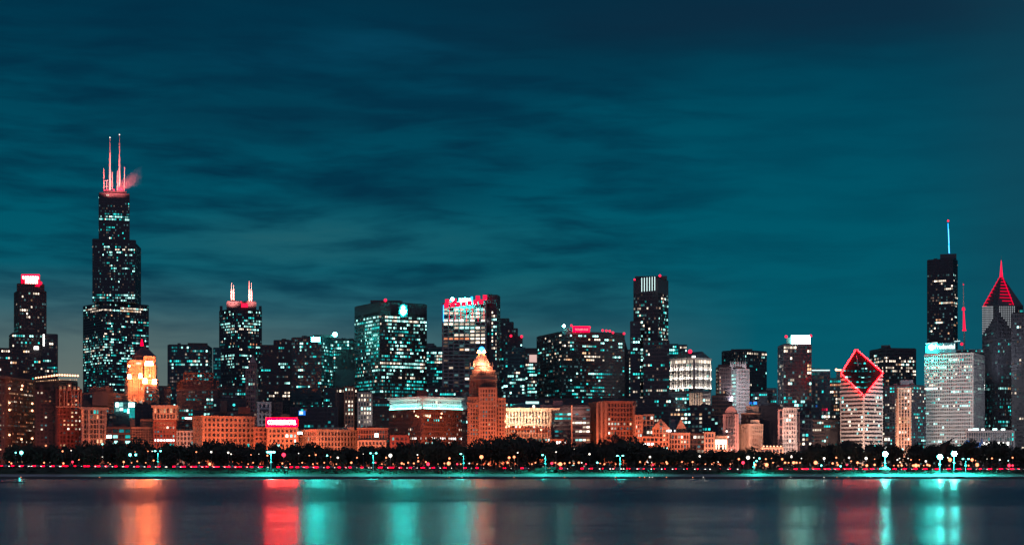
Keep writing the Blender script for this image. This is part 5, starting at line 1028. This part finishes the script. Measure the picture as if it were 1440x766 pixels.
def number_labels(objs, form):       # objs: (px, object, kindword) ; labels count from the left inside each stretch
    groups = {}
    for px, o, kw in sorted(objs, key=lambda t: t[0]): groups.setdefault((kw, nick(px)), []).append(o)
    for (kw, nk), L in groups.items():
        for i, o in enumerate(L):
            o['label'] = form(kw, nk) + ('' if len(L) == 1 else ', %s from left' % (ORD[i] if i < 20 else 'last'))
def copy_tree(o):
    c = o.copy(); COL.objects.link(c)
    for ch in o.children:
        d = ch.copy(); COL.objects.link(d); d.parent = c
        for g in ch.children: e = g.copy(); COL.objects.link(e); e.parent = d
    return c

# ------------------------------------------------------------------ trees of the park
def make_crown(seed, mat, h=11.0, rad=6.2, n=900):
    rnd = random.Random(seed); m = MB(); lobes = []
    for i in range(9):
        a = rnd.uniform(0, 6.28); q = rnd.uniform(.1, .75)*rad; lobes.append((q*math.cos(a), q*math.sin(a), rnd.uniform(.30, .80)*h, rnd.uniform(.28, .50)*rad))
    lobes.append((0, 0, h*.62, rad*.62))
    for i in range(n):
        lx, ly, lz, lr = rnd.choice(lobes); d = Vector((rnd.gauss(0, 1), rnd.gauss(0, 1), rnd.gauss(0, .8))).normalized()*lr*rnd.uniform(.55, 1.08)
        c = Vector((lx, ly, lz))+d; s = rnd.uniform(.35, .85)
        x = Vector((rnd.gauss(0, 1), rnd.gauss(0, 1), rnd.gauss(0, 1))).normalized(); y = x.cross(Vector((rnd.gauss(0, 1), rnd.gauss(0, 1), rnd.gauss(0, 1)))).normalized()
        m.quad([c-x*s, c-y*s*.7, c+x*s, c+y*s*.7])
    return m.mesh('crown', [mat])
def make_trunk(seed, h=11.0):
    rnd = random.Random(seed); m = MB(); m.bar((0, 0, -.3), (0, 0, 3), .42, .3, 7); m.bar((0, 0, 2.9), (.3, .1, 7), .28, .12, 6)
    for i in range(5):
        a = rnd.uniform(0, 6.28); z = rnd.uniform(2.3, 4.5); m.bar((0, 0, z), (math.cos(a)*3, math.sin(a)*3, z+rnd.uniform(2, 4)), .16, .05, 5)
    return m.mesh('trunk', ['bark'])
CROWNS = [make_crown(i, random.choice(['leaf_a', 'leaf_b', 'leaf_c'])) for i in range(7)]; TRUNKS = [make_trunk(i) for i in range(3)]
TP = [(-60, 621), (0, 622), (60, 623), (120, 624), (150, 620), (190, 618), (215, 625), (250, 625), (300, 621), (360, 622), (400, 626), (420, 621), (440, 623), (470, 628), (500, 624), (545, 628), (575, 622), (600, 618), (613, 615), (640, 623), (660, 623), (680, 617), (700, 613), (735, 614), (760, 617), (790, 621), (830, 625), (860, 617), (880, 613), (905, 618), (930, 626), (960, 630), (1000, 631), (1020, 630), (1050, 629), (1080, 632), (1110, 632), (1140, 625), (1160, 620), (1200, 619), (1240, 622), (1300, 624), (1335, 622), (1345, 619), (1362, 618), (1380, 622), (1400, 618), (1425, 628), (1500, 630)]
def ptop(px):
    for (a, ya), (c, yc) in zip(TP, TP[1:]):
        if a <= px <= c: return ya+(yc-ya)*(px-a)/(c-a)
    return 625
trees = []; rnd = random.Random(11)
for row, (D, sp_, cut) in enumerate([(1062, 9.2, 5), (1130, 9.6, 2), (1215, 9.6, 0)]):
    x = -345*D/1100
    while x < 350*D/1100:
        x += sp_*rnd.uniform(.8, 1.2); d = D+rnd.uniform(-16, 16); px = CX+F*x/d
        if px < -25 or px > 1465: continue
        zt = CZ+(HY-(ptop(px)+rnd.uniform(-1.5, 5.0)+cut*rnd.uniform(.5, 2.4)))*d/F; gz = 5.1
        sc = (zt-gz)/10.2; sw = sc*rnd.uniform(.62, .80) if sc > 1.3 else sc*rnd.uniform(.85, 1.05)
        r0 = empty('park_tree', (x, d, gz), None, 'tree', 'dark park trees in a dense belt')
        for me, nm in ((rnd.choice(CROWNS), 'crown'), (rnd.choice(TRUNKS), 'trunk')):
            o = bpy.data.objects.new(nm, me); COL.objects.link(o); o.parent = r0; o.scale = (sw, sw, sc); o.rotation_euler = (0, 0, rnd.uniform(0, 6.28))
        trees.append((px, r0, ('front row', 'middle row', 'back row')[row]))
number_labels(trees, lambda kw, nk: 'tree in %s before %s' % (kw, nk))
# undergrowth and bushes closing the belt near the ground: nobody could count these
m = MB(); rnd = random.Random(3)
for i in range(9000):
    x = rnd.uniform(-390, 390); d = rnd.uniform(1030, 1240); hh = rnd.uniform(.2, 5.2)
    c = Vector((x, d, 5+hh*rnd.random())); s = rnd.uniform(.6, 1.5)
    a = Vector((rnd.gauss(0, 1), rnd.gauss(0, .6), rnd.gauss(0, 1))).normalized(); q = a.cross(Vector((rnd.gauss(0, 1), rnd.gauss(0, 1), rnd.gauss(0, 1)))).normalized(); m.quad([c-a*s, c-q*s, c+a*s, c+q*s])
tag(m.build('undergrowth', 'leaf_a'), None, None, None, 'stuff')
m = MB(); rnd = random.Random(21)
for i in range(420):
    x0_ = rnd.uniform(-330, 330); d0_ = rnd.uniform(16, 64); r_ = rnd.uniform(1.2, 4.5); hh = rnd.uniform(.4, 1.7)
    for j in range(16):
        x = x0_+rnd.gauss(0, r_*.6); d = min(67, max(13, d0_+rnd.gauss(0, r_*.4))); c = Vector((x, shore_y(x)+d, ground_z(x, d)+rnd.uniform(0, hh))); s_ = rnd.uniform(.25, .6)
        a = Vector((rnd.gauss(0, 1), rnd.gauss(0, .6), rnd.gauss(0, 1))).normalized(); q = a.cross(Vector((rnd.gauss(0, 1), rnd.gauss(0, 1), rnd.gauss(0, 1)))).normalized(); m.quad([c-a*s_, c-q*s_, c+a*s_, c+q*s_])
tag(m.build('ground_cover', 'leaf_b'), None, None, None, 'stuff')
# lakeside shrubs caught by the cyan lamps
shr = []
def shrub(px, py_top, wpx, D, hscale=1.0, word='shrub'):
    x = (px-CX)/F*D; z0 = ground_z(x, D-shore_y(x))-.1; h = zg(py_top, D)-z0; w = wpx*D/F/2
    r0 = empty('shrub', (x, D, z0), None, 'shrub', 'lakeside shrubs')
    o = bpy.data.objects.new('foliage', random.choice(CROWNS)); COL.objects.link(o); o.parent = r0; o.scale = (w/6.2, w/6.2, h/10.2); o.rotation_euler = (0, 0, random.uniform(0, 6)); o.location = (0, 0, -h*.2)
    t_ = MB(); t_.bar((0, 0, -.2), (.1, 0, h*.5), .12, .05, 5); o = bpy.data.objects.new('stem', t_.mesh('stem', ['bark'])); COL.objects.link(o); o.parent = r0
    shr.append((px, r0, word))
for px, py, w_ in ((158, 659, 14), (170, 660, 12), (183, 658.5, 16), (196, 659.5, 12), (208, 660, 12), (232, 659, 14), (352, 657, 18), (365, 656, 20), (377, 656, 16), (390, 657, 18), (402, 658, 16), (495, 657, 14), (506, 655.5, 16), (517, 658, 14), (486, 661, 10), (30, 661, 16), (45, 661, 14), (70, 661, 12), (440, 661, 10), (452, 660.5, 9), (467, 661, 9), (1012, 660, 8)):
    shrub(px, py, w_, 905, 1, 'bushy teal lit shrub')
for px, py, w_ in ((757, 656, 10), (766, 652.5, 14), (776, 654, 14), (786, 657, 12), (1046, 658, 10), (1056, 656.5, 13), (1067, 657, 12), (1078, 658, 12), (1090, 660, 10)): shrub(px, py, w_, 902, 1, 'large teal lakeside bush')
for px in (598, 608, 622, 690, 699, 707, 716, 726, 735): shrub(px, 664.3, 7, 893, 1, 'small round clipped bush')
number_labels(shr, lambda kw, nk: '%s on the bank below %s' % (kw, nk))

# ------------------------------------------------------------------ lamps
def lamp_protos(kind, r, mat):
    g = MB(); g.ball((0, 0, 0), r, 8, 6); return g.mesh('globe', [mat])
GL = {('w', 0): lamp_protos('w', .55, 'lamp_warm'), ('w', 1): lamp_protos('w', 1.0, 'lamp_warm'), ('p', 0): lamp_protos('p', .6, 'lamp_pink'), ('p', 1): lamp_protos('p', 1.05, 'lamp_pink'), ('s', 0): lamp_protos('s', .5, 'lamp_white'), ('s', 1): lamp_protos('s', .95, 'lamp_white'), ('c', 0): lamp_protos('c', .55, 'lamp_cyan'), ('c', 1): lamp_protos('c', .95, 'lamp_cyan')}
LAMPS = '''22,636,c 30,636,C 88,634,w 100,633,s 13,649,w 16,651,w 62,650,w 89,651,w 102,649,P 111,646,w 183,639,C 190,635,w 191,639,c 174,649,W 152,650,w 155,652,w 185,650,w 193,648,w 205,650,w 208,634,w 214,634,s 216,647,w 144,624,c 144,642,s
276,635,w 297,635,s 321,636,s 325,638,s 280,650,w 295,652,W 349,652,w 353,639,w 364,638,s 356,650,w 366,652,w 376,640,w 399,639,P 397,651,w 408,652,w 420,637,s 435,640,w 444,639,w 425,650,w 440,652,w 446,651,w 456,650,w 460,640,C 465,642,w 475,643,s 473,652,w
494,650,w 502,643,w 511,638,s 528,650,p 537,652,w 543,643,W 549,640,S 553,652,w 565,651,w 568,652,w 574,650,w 582,651,W 587,639,s 588,643,w 588,648,w 599,649,w 602,652,P 616,652,w 625,651,w 632,644,w 631,651,W 643,652,p 648,652,w 660,651,s 671,652,w 677,642,W 687,652,w 706,651,w 716,643,W 714,650,w
723,642,W 728,636,s 725,652,w 748,652,w 753,650,w 776,651,P 781,650,w 785,652,w 788,652,W 794,651,w 801,650,w 807,651,w 814,650,w 818,650,s 824,652,p 840,650,c 844,651,w 850,652,w 782,635,s 829,638,s 866,652,w 900,649,w 907,652,w 918,653,p 914,642,s 937,649,w 938,651,w 959,649,w
974,649,W 984,641,s 992,652,w 1001,652,w 1004,650,w 1010,649,s 1013,653,w 1027,652,w 1039,645,w 1045,650,P 1052,643,S 1060,643,s 1062,653,W 1068,644,c 1077,645,w 1078,653,W 1085,644,w 1087,650,w 1100,645,w 1104,650,w 1109,650,w 1116,650,W 1120,650,w 1125,650,w 1113,640,s 1113,642,s 1127,644,s 1147,650,W 1155,654,C 1159,644,S 1171,651,w 1177,650,w 1178,653,w 1176,643,w 1182,655,c 1191,653,p 1194,643,S 1197,648,w
1206,650,W 1218,644,S 1213,653,w 1219,654,W 1230,645,w 1230,653,w 1241,654,w 1257,654,w 1263,654,W 1268,654,w 1262,646,s 1265,644,s 1277,644,s 1281,646,w 1284,654,w 1288,654,W 1292,654,w 1293,646,w 1299,654,w 1304,653,w 1307,654,w 1302,648,s 1333,643,s 1336,646,W 1335,654,w 1367,646,W 1372,647,w 1374,653,W 1362,654,w 1395,644,w 1406,646,s 1419,654,P 1424,654,P 1424,643,w 1388,645,s'''
lamps = []; WORDN = {'w': 'small warm street lamp', 'p': 'small pink red street lamp', 's': 'small white street lamp', 'c': 'small cyan street lamp'}; WORDB = {'w': 'bright orange street lamp', 'p': 'bright pink red street lamp', 's': 'bright white street lamp', 'c': 'bright cyan street lamp'}
rnd = random.Random(5); POLE = {}
for it in LAMPS.split():
    px, py, k_ = it.split(','); px = float(px); py = float(py); big = k_.isupper(); kl = k_.lower()
    D = rnd.uniform(1000, 1030); z = zg(py, D); x = (px-CX)/F*D; gz = ground_z(x, D-shore_y(x))-.1; h = round(z-gz)
    r0 = empty('street_lamp', (x, D, gz), None, 'street lamp', 'park and street lamps in front of the trees')
    if h not in POLE: g = MB(); g.bar((0, 0, 0), (0, 0, h-.3), .12, .07, 6); g.bar((0, 0, 0), (0, 0, .8), .2, .16, 6); g.bar((0, 0, h-.35), (0, 0, h-.05), .05, .3, 8); POLE[h] = g.mesh('pole', ['slate_metal'])
    o = bpy.data.objects.new('pole', POLE[h]); COL.objects.link(o); o.parent = r0; o.scale = (1, 1, (z-gz)/h)
    o = bpy.data.objects.new('globe', GL[(kl, int(big))]); COL.objects.link(o); o.parent = r0; o.scale = [rnd.choice([.5, .6, .75, .9, 1.15])]*3; o.location = (0, 0, z-gz)
    if big:
        ld = bpy.data.lights.new('lamp_light', 'POINT'); ld.energy = 900; ld.shadow_soft_size = .4; ld.color = {'w': (1, .42, .2), 'p': (1, .1, .16), 's': (1, .9, .8), 'c': (.2, 1, .9)}[kl]
        o = bpy.data.objects.new('lamp_light', ld); COL.objects.link(o); o.parent = r0; o.location = (0, 0, z-gz-1.6)
    lamps.append((px, r0, (WORDB if big else WORDN)[kl]+(' high' if py < 647 else ' low')))
number_labels(lamps, lambda kw, nk: '%s down before %s' % (kw, nk) if kw.endswith('low') else '%s up before %s' % (kw, nk))

# tall twin headed lamps on the lakefront lawn
CYAN = (.03, 1, .86)
def tall_lamp(px, py, heads, e, label, D=890, big=False, r_=.55):
    x = (px-CX)/F*D; gz = ground_z(x, D-shore_y(x))-.1; z = zg(py, D)-gz
    r0 = empty('tall_lamp', (x, D, gz), label, 'lamp post', 'tall cyan lamp posts on the lakefront')
    g = MB(); g.bar((0, 0, 0), (0, 0, z+.2), .20 if not big else .15, .12, 8); g.bar((0, 0, 0), (0, 0, 1), .34, .3, 8)
    o = bpy.data.objects.new('pole', g.mesh('pole', ['slate_metal' if big else 'steel'])); COL.objects.link(o); o.parent = r0
    g = MB(); g.box((0, 0, z*.52), (1, 0), (0, 1), .9, .25, .5); o = bpy.data.objects.new('fitting', g.mesh('fitting', ['white_frame'])); COL.objects.link(o); o.parent = r0
    for s_ in heads:
        g = MB(); g.bar((0, 0, z), (s_*1.3, 0, z+.4), .09, .09, 6); o = bpy.data.objects.new('arm', g.mesh('arm', ['steel'])); COL.objects.link(o); o.parent = r0
        if not big:
            g = MB(); g.ball((0, 0, 0), r_, 8, 6, 0, .6); o = bpy.data.objects.new('lamp_head', g.mesh('lamp_head', ['lamp_cyan'])); COL.objects.link(o); o.parent = r0; o.location = (s_*1.5, 0, z+.1)
        ld = bpy.data.lights.new('lamp_light', 'SPOT'); ld.energy = e/len(heads)*2.6; ld.spot_size = R(156); ld.spot_blend = .25; ld.shadow_soft_size = .5; ld.color = CYAN
        l = bpy.data.objects.new('lamp_light', ld); COL.objects.link(l); l.parent = r0; l.location = (s_*1.5, -1, z-.6)
    if big:
        for (dx, dz) in ((0, 0), (.9, 0), (-.9, 0), (.45, .8), (-.45, .8), (.45, -.8), (-.45, -.8)):
            g = MB(); g.bar((0, -.5, 0), (0, .1, 0), .42, .36, 12); o = bpy.data.objects.new('floodlight_head', g.mesh('floodlight_head', ['flood_head'])); COL.objects.link(o); o.parent = r0; o.location = (dx, -.6, z+dz)
        g = MB(); g.bar((0, 0, z), (0, .3, z), 1.4, 1.4, 16); o = bpy.data.objects.new('head_frame', g.mesh('head_frame', ['black_steel'])); COL.objects.link(o); o.parent = r0
LE = 16000
tall_lamp(222, 634, (-1, 1), LE*.9, 'tall cyan lamp post below the tan garage and cornice loft'); tall_lamp(381, 635.5, (-1, 0, 1), LE*1.6, 'tall cyan lamp post with broad head below the red hotel sign', r_=.95)
tall_lamp(525, 637, (-1, 1), LE, 'tall twin headed cyan lamp post below the club with orange base'); tall_lamp(652, 638, (-1,), LE*.7, 'tall single headed cyan lamp post below the orange beehive tower')
tall_lamp(767, 639.5, (-1,), LE*.9, 'tall single headed cyan lamp post beside the large teal bush'); tall_lamp(872, 640.5, (-1, 1), LE*1.1, 'tall twin headed cyan lamp post below the brown arcade block')
tall_lamp(1358, 645, (-1, 1), LE*.3, 'short cyan lamp post right of the two blinding floodlights'); tall_lamp(1060, 648, (1,), LE*.7, 'short cyan lamp post among the teal bushes below the stacked roof tower', D=890)
tall_lamp(1244.5, 638, (), LE*2.2, 'blinding cyan floodlight mast beside the small lakeside kiosk', big=True)
tall_lamp(1321.5, 642, (), LE*2.2, 'left one of the two blinding cyan floodlight masts before the white slab', big=True); tall_lamp(1341.5, 637.5, (), LE*2.2, 'right one of the two blinding cyan floodlight masts before the white slab', big=True)
for px, py in ((1244.5, 641), (1321.5, 645), (1341.5, 641)):
    ld = bpy.data.lights.new('lamp_light', 'SPOT'); ld.energy = LE*6; ld.spot_size = R(156); ld.spot_blend = .25; ld.shadow_soft_size = .6; ld.color = CYAN
    l = bpy.data.objects.new('lamp_light', ld); COL.objects.link(l); l.location = W(px, py, 888)
    l.parent = [o for o in COL.objects if o.name.startswith('tall_lamp') and abs(o.location.x-l.location.x) < 3][0]; l.location = l.location-l.parent.location

# ------------------------------------------------------------------ cars on the drive
def make_car(ci, lit):
    r0 = empty('car', (0, 0, 0), None, 'car', 'cars nose to tail on the lakeshore drive')
    pr_ = [(-2.2, .35), (2.2, .35), (2.25, .8), (1.3, .95), (.7, 1.45), (-1.1, 1.5), (-1.75, 1.0), (-2.25, .95)]; m = MB()
    for s_ in (-1, 1):
        q = [(x_, s_*(.88 if z_ < 1 else .72), z_) for x_, z_ in pr_]; m.quad(q if s_ < 0 else q[::-1])
    for i in range(8):
        (xa, za), (xb, zb) = pr_[i], pr_[(i+1) % 8]; wa, wb = (.88 if za < 1 else .72), (.88 if zb < 1 else .72); m.quad([(xa, -wa, za), (xa, wa, za), (xb, wb, zb), (xb, -wb, zb)])
    def part(nm, mb, mat, loc=(0, 0, 0)):
        o = bpy.data.objects.new(nm, mb.mesh(nm, [mat])); COL.objects.link(o); o.parent = r0; o.location = loc; return o
    part('body', m, 'car_paint_%d' % ci)
    for s_ in (-1, 1):
        g = MB(); g.quad([(1.05, s_*.86, .98), (.62, s_*.745, 1.4), (-1.0, s_*.745, 1.43), (-1.5, s_*.86, 1.02)]); part('side_window', g, 'glass_dark')
        for xw in (-1.4, 1.4): g = MB(); g.bar((0, -.12, 0), (0, .12, 0), .34, .34, 12); part('wheel', g, 'tyre_rubber', (xw, s_*.82, .34))
        g = MB(); g.box((0, 0, 0), (1, 0), (0, 1), 1.5 if lit == 't' else .3, .34, .40); part('tail_light', g, 'tail_glow' if lit == 't' else 'tail_glow', (-1.6 if lit == 't' else -2.25, s_*.76, .62))
        g = MB(); g.box((0, 0, 0), (1, 0), (0, 1), .6 if lit == 'h' else .2, .34, .28); part('headlight', g, 'headlight_glow', (2.02 if lit == 'h' else 2.2, s_*.74, .52))
    return r0
PROTO = {}; used = set(); cars = []; rnd = random.Random(9)
for lane, dd in enumerate((75, 84)):
    x = -305
    while x < 305:
        x += rnd.uniform(5.4, 6.8) if rnd.random() < .86 else rnd.uniform(8, 13)
        px = CX+F*x/945
        if px < -5 or px > 1445: continue
        white = 835 < px < 1042
        if (470 < px < 482 or 575 < px < 597 or 1045 < px < 1110) and rnd.random() < .8: continue
        if 640 < px < 830 and rnd.random() < .35: continue
        k_ = (rnd.randrange(5), 'h' if white else 't')
        if k_ not in PROTO: PROTO[k_] = make_car(*k_); o = PROTO[k_]
        else: o = copy_tree(PROTO[k_])
        yy_ = shore_y(x)+dd; o.location = (x, yy_, ground_z(x, dd)+.14); o.rotation_euler = (0, math.atan(1.65/351), math.pi if rnd.random() < .0 else 0)
        cars.append((px, o, ('white' if white else 'red')+' lit car in '+('near' if lane == 0 else 'far')+' lane'))
number_labels(cars, lambda kw, nk: '%s below %s' % (kw, nk))

# ------------------------------------------------------------------ things on the shore
r0 = empty('kiosk', W(1245, 663.5, 888), 'small lakeside kiosk with a peaked teal roof under the blinding floodlight', 'kiosk')
def kid(nm, mb, mat, par=r0):
    o = bpy.data.objects.new(nm, mb.mesh(nm, [mat])); COL.objects.link(o); o.parent = par; return o
ring = lambda r_, n=8: [(r_*math.cos(2*math.pi*i/n), r_*math.sin(2*math.pi*i/n)) for i in range(n)]
m = MB(); m.prism(ring(3.4), 1.6, 2.9, .25); m.prism(ring(.85), 2.9, 3.6, .1); kid('roof', m, 'copper_green'); m = MB(); m.prism(ring(2.0), -1.5, 1.55); kid('wall', m, 'white_frame')
for i in range(6):
    m = MB(); a = R(60*i+10); m.bar((2.9*math.cos(a), 2.9*math.sin(a), -1.5), (2.9*math.cos(a), 2.9*math.sin(a), 1.6), .1, .1, 6); kid('post', m, 'steel')
dl = []
for px, c_ in ((27, 'w'), (140, 'w'), (632, 'w'), (650, 's'), (723, 'w'), (794, 'w'), (866, 'w'), (900, 'w'), (907, 'w'), (914, 's'), (918, 's'), (938, 'w'), (975, 'w'), (990, 's'), (1113, 's'), (1160, 's'), (1178, 'w'), (1194, 'w'), (1225, 's'), (1252, 's')):
    D = 864; x = (px-CX)/F*D; y = shore_y(x)-1.4; r1 = empty('bollard_light', (x, y, .34), None, 'bollard light', 'small lights along the sea wall step')
    m = MB(); m.bar((0, 0, 0), (0, 0, .4), .1, .09, 6); kid('post', m, 'slate_metal', r1); m = MB(); m.ball((0, 0, .55), .2, 8, 5); kid('lamp', m, 'lamp_warm' if c_ == 'w' else 'lamp_white', r1); dl.append((px, r1, 'warm' if c_ == 'w' else 'white'))
number_labels(dl, lambda kw, nk: 'tiny %s light on the sea wall step below %s' % (kw, nk))
# bin and litter boxes on the promenade
for px, lb in ((518.5, 'dark box shaped bin on the bright path left of the twin headed lamp'), (1040, 'dark box shaped bin on the lawn left of the teal bushes'), (670, 'teal lit service box at the end of the bright path')):
    D = 880; x = (px-CX)/F*D; r1 = empty('litter_bin', (x, D, ground_z(x, D-shore_y(x))-.05), lb, 'bin'); m = MB(); m.box((0, 0, 0), (1, 0), (0, 1), 1.3, 1.0, 1.3); kid('body', m, 'black_steel' if px != 670 else 'white_frame', r1); m = MB(); m.prism([(-.75, -.6), (.75, -.6), (.75, .6), (-.75, .6)], 1.3, 1.55, .8); kid('lid', m, 'slate_metal', r1)
# jetty at the left
r1 = empty('jetty', W(-10, 672, 640), 'low dark jetty end poking into the water at the far left', 'jetty'); X0 = (29-CX)/F*645
m = MB(); m.prism([(-240, 640), (X0, 640), (X0, 652), (-240, 652)], -1, .45); m.v = [(a-r1.location.x, b_-r1.location.y, c-r1.location.z) for a, b_, c in m.v]; kid('deck', m, 'seawall_stone', r1)
m = MB(); m.bar((X0-.4-r1.location.x, 645-r1.location.y, .4-r1.location.z), (X0-.4-r1.location.x, 645-r1.location.y, 1.5-r1.location.z), .1, .1); kid('post', m, 'steel', r1)
m = MB(); m.box((X0-.4-r1.location.x, 645-r1.location.y, .55-r1.location.z), (1, 0), (0, 1), .5, .4, 1.5); kid('lamp', m, 'cyan_strip', r1)
# park benches / low railing along the lawn
# bandshell : curling steel sheets over a stage, washed with blue light
r1 = empty('bandshell', W(1374, 640, 1300), 'curling steel bandshell sheets washed in blue light among the trees', 'bandshell')
def sheet(px, py, w_, h_, bend, tilt, mat, D=1290):
    g = MB(); c = W(px, py, D)-r1.location; n_ = 8; pts = []
    for i in range(n_+1):
        t = i/n_-.5; a = t*bend; pts.append((c+Vector((w_*t*math.cos(tilt), -abs(t)*3+2*math.sin(a*3), w_*t*math.sin(tilt)+h_*.25*math.cos(t*5)))))
    for i in range(n_):
        g.quad([pts[i], pts[i+1], pts[i+1]+Vector((0, .9, h_)), pts[i]+Vector((0, .9, h_*.8))]); g.quad([pts[i]+Vector((0, 1.2, 0)), pts[i]+Vector((0, 1.8, h_*.8)), pts[i+1]+Vector((0, 1.8, h_)), pts[i+1]+Vector((0, 1.2, 0))])
    return kid('shell_sheet', g, mat, r1)
for a_ in ((1360, 628, 6, 4, 1, .3), (1368, 633, 8, 3.2, 1.4, .1), (1374, 631.5, 8, 4, 1, .55), (1380, 628, 5, 4.5, 1, 1.0), (1398, 634, 5, 2, 1, .0), (1405, 635, 4, 4.5, 1, .4), (1410, 633, 4, 2, 1, -.2)): sheet(a_[0], a_[1]-1.5, a_[2], a_[3], a_[4], a_[5], 'blue_steel')
m = MB(); c = W(1369.5, 633, 1286)-r1.location; m.box((c.x, c.y, c.z), (1, 0), (0, 1), 2.4, .4, .8); kid('stage_light', m, 'w_hot', r1)
m = MB(); c = W(1410, 639, 1284)-r1.location; m.box((c.x, c.y, c.z), (1, 0), (0, 1), 1.6, .4, 2); kid('stage_light', m, 'w_hot', r1)
for px in (1368, 1376, 1406):
    ld = bpy.data.lights.new('stage_light_lamp', 'POINT'); ld.energy = 9000; ld.color = (.02, .3, 1); ld.shadow_soft_size = 1; l = bpy.data.objects.new('stage_light_lamp', ld); COL.objects.link(l); l.parent = r1; l.location = W(px, 636 if px < 1400 else 640, 1276)-r1.location
# the tilted dark figure standing up out of the trees
r1 = empty('statue', W(1338, 650, 1050), 'dark leaning plume shape rising from the trees left of the bandshell', 'statue')
m = MB(); q = [W(px, py, 1050)-r1.location for px, py in ((1326, 640), (1328, 626), (1334, 621.5), (1337, 618.5), (1339.5, 616.6))]
for (a_, c2), (ra, rb) in zip(zip(q, q[1:]), ((1.4, 1.7), (1.7, 1.2), (1.2, .45), (.45, .3))): m.bar(a_, c2, ra, rb, 8)
kid('figure', m, 'bronze', r1)
# steam drifting from the roof of the tallest tower, lit red by its lamps
m = MB(); c = W(178, 254, 2650); m.prism([(c.x-18, c.y-12), (c.x+34, c.y-12), (c.x+34, c.y+12), (c.x-18, c.y+12)], c.z-18, c.z+24)
st = bpy.data.materials.new('steam'); st.use_nodes = True; N = NT(new_nodes(st)); MATS['steam'] = st
t = N.n('ShaderNodeTexCoord'); s3 = N.n('ShaderNodeSeparateXYZ'); N.l(t.outputs['Object'], s3.inputs[0])
ax = s3.outputs[0]; azz = s3.outputs[2]
along = N.m('DIVIDE', N.m('ADD', ax, 16.0), 42.0); dz_ = N.m('SUBTRACT', azz, N.m('MULTIPLY_ADD', along, 22.0, -12.0)); wid = N.m('MULTIPLY_ADD', along, 12.0, 6.0)
fall = N.m('POWER', N.m('SUBTRACT', 1.0, N.m('POWER', N.m('DIVIDE', dz_, wid), 2.0), None, True), 1.6); fy = N.m('SUBTRACT', 1.0, N.m('POWER', N.m('DIVIDE', s3.outputs[1], 9.0), 2.0), None, True)
nz = N.ramp(N.noise(t.outputs['Object'], .11, 2, .5, .4), [(.3, .25), (.7, 1.0)]); fade = N.ramp(along, [(.0, 0.0), (.06, 1.0), (.35, .45), (.8, .06), (1.0, 0.0)])
dn = N.m('MULTIPLY', N.m('MULTIPLY', N.m('MULTIPLY', fall, fy), N.m('MULTIPLY', nz, fade)), .16)
pv = N.n('ShaderNodeVolumePrincipled'); pv.inputs['Color'].default_value = (.95, .9, .9, 1); N.l(dn, pv.inputs['Density']); ov = N.n('ShaderNodeOutputMaterial'); N.l(pv.outputs[0], ov.inputs['Volume'])
o = m.build('steam', 'steam', None, origin=c); tag(o, 'thin red lit steam drifting off the tallest roof', None, None, 'stuff')
for dx, e_ in ((-10, 60000), (3, 16000)):
    ld = bpy.data.lights.new('roof_lamp_light', 'POINT'); ld.energy = e_; ld.color = (1, .10, .12); ld.shadow_soft_size = 5; l = bpy.data.objects.new('roof_lamp_light', ld); COL.objects.link(l); l.parent = bpy.data.objects['skyscraper']; l.location = W(178, 265, 2650)+Vector((dx, -2, -8 if dx < 0 else -4))-l.parent.location
print('objects', len(bpy.data.objects), 'window objects', NOBJ[0])
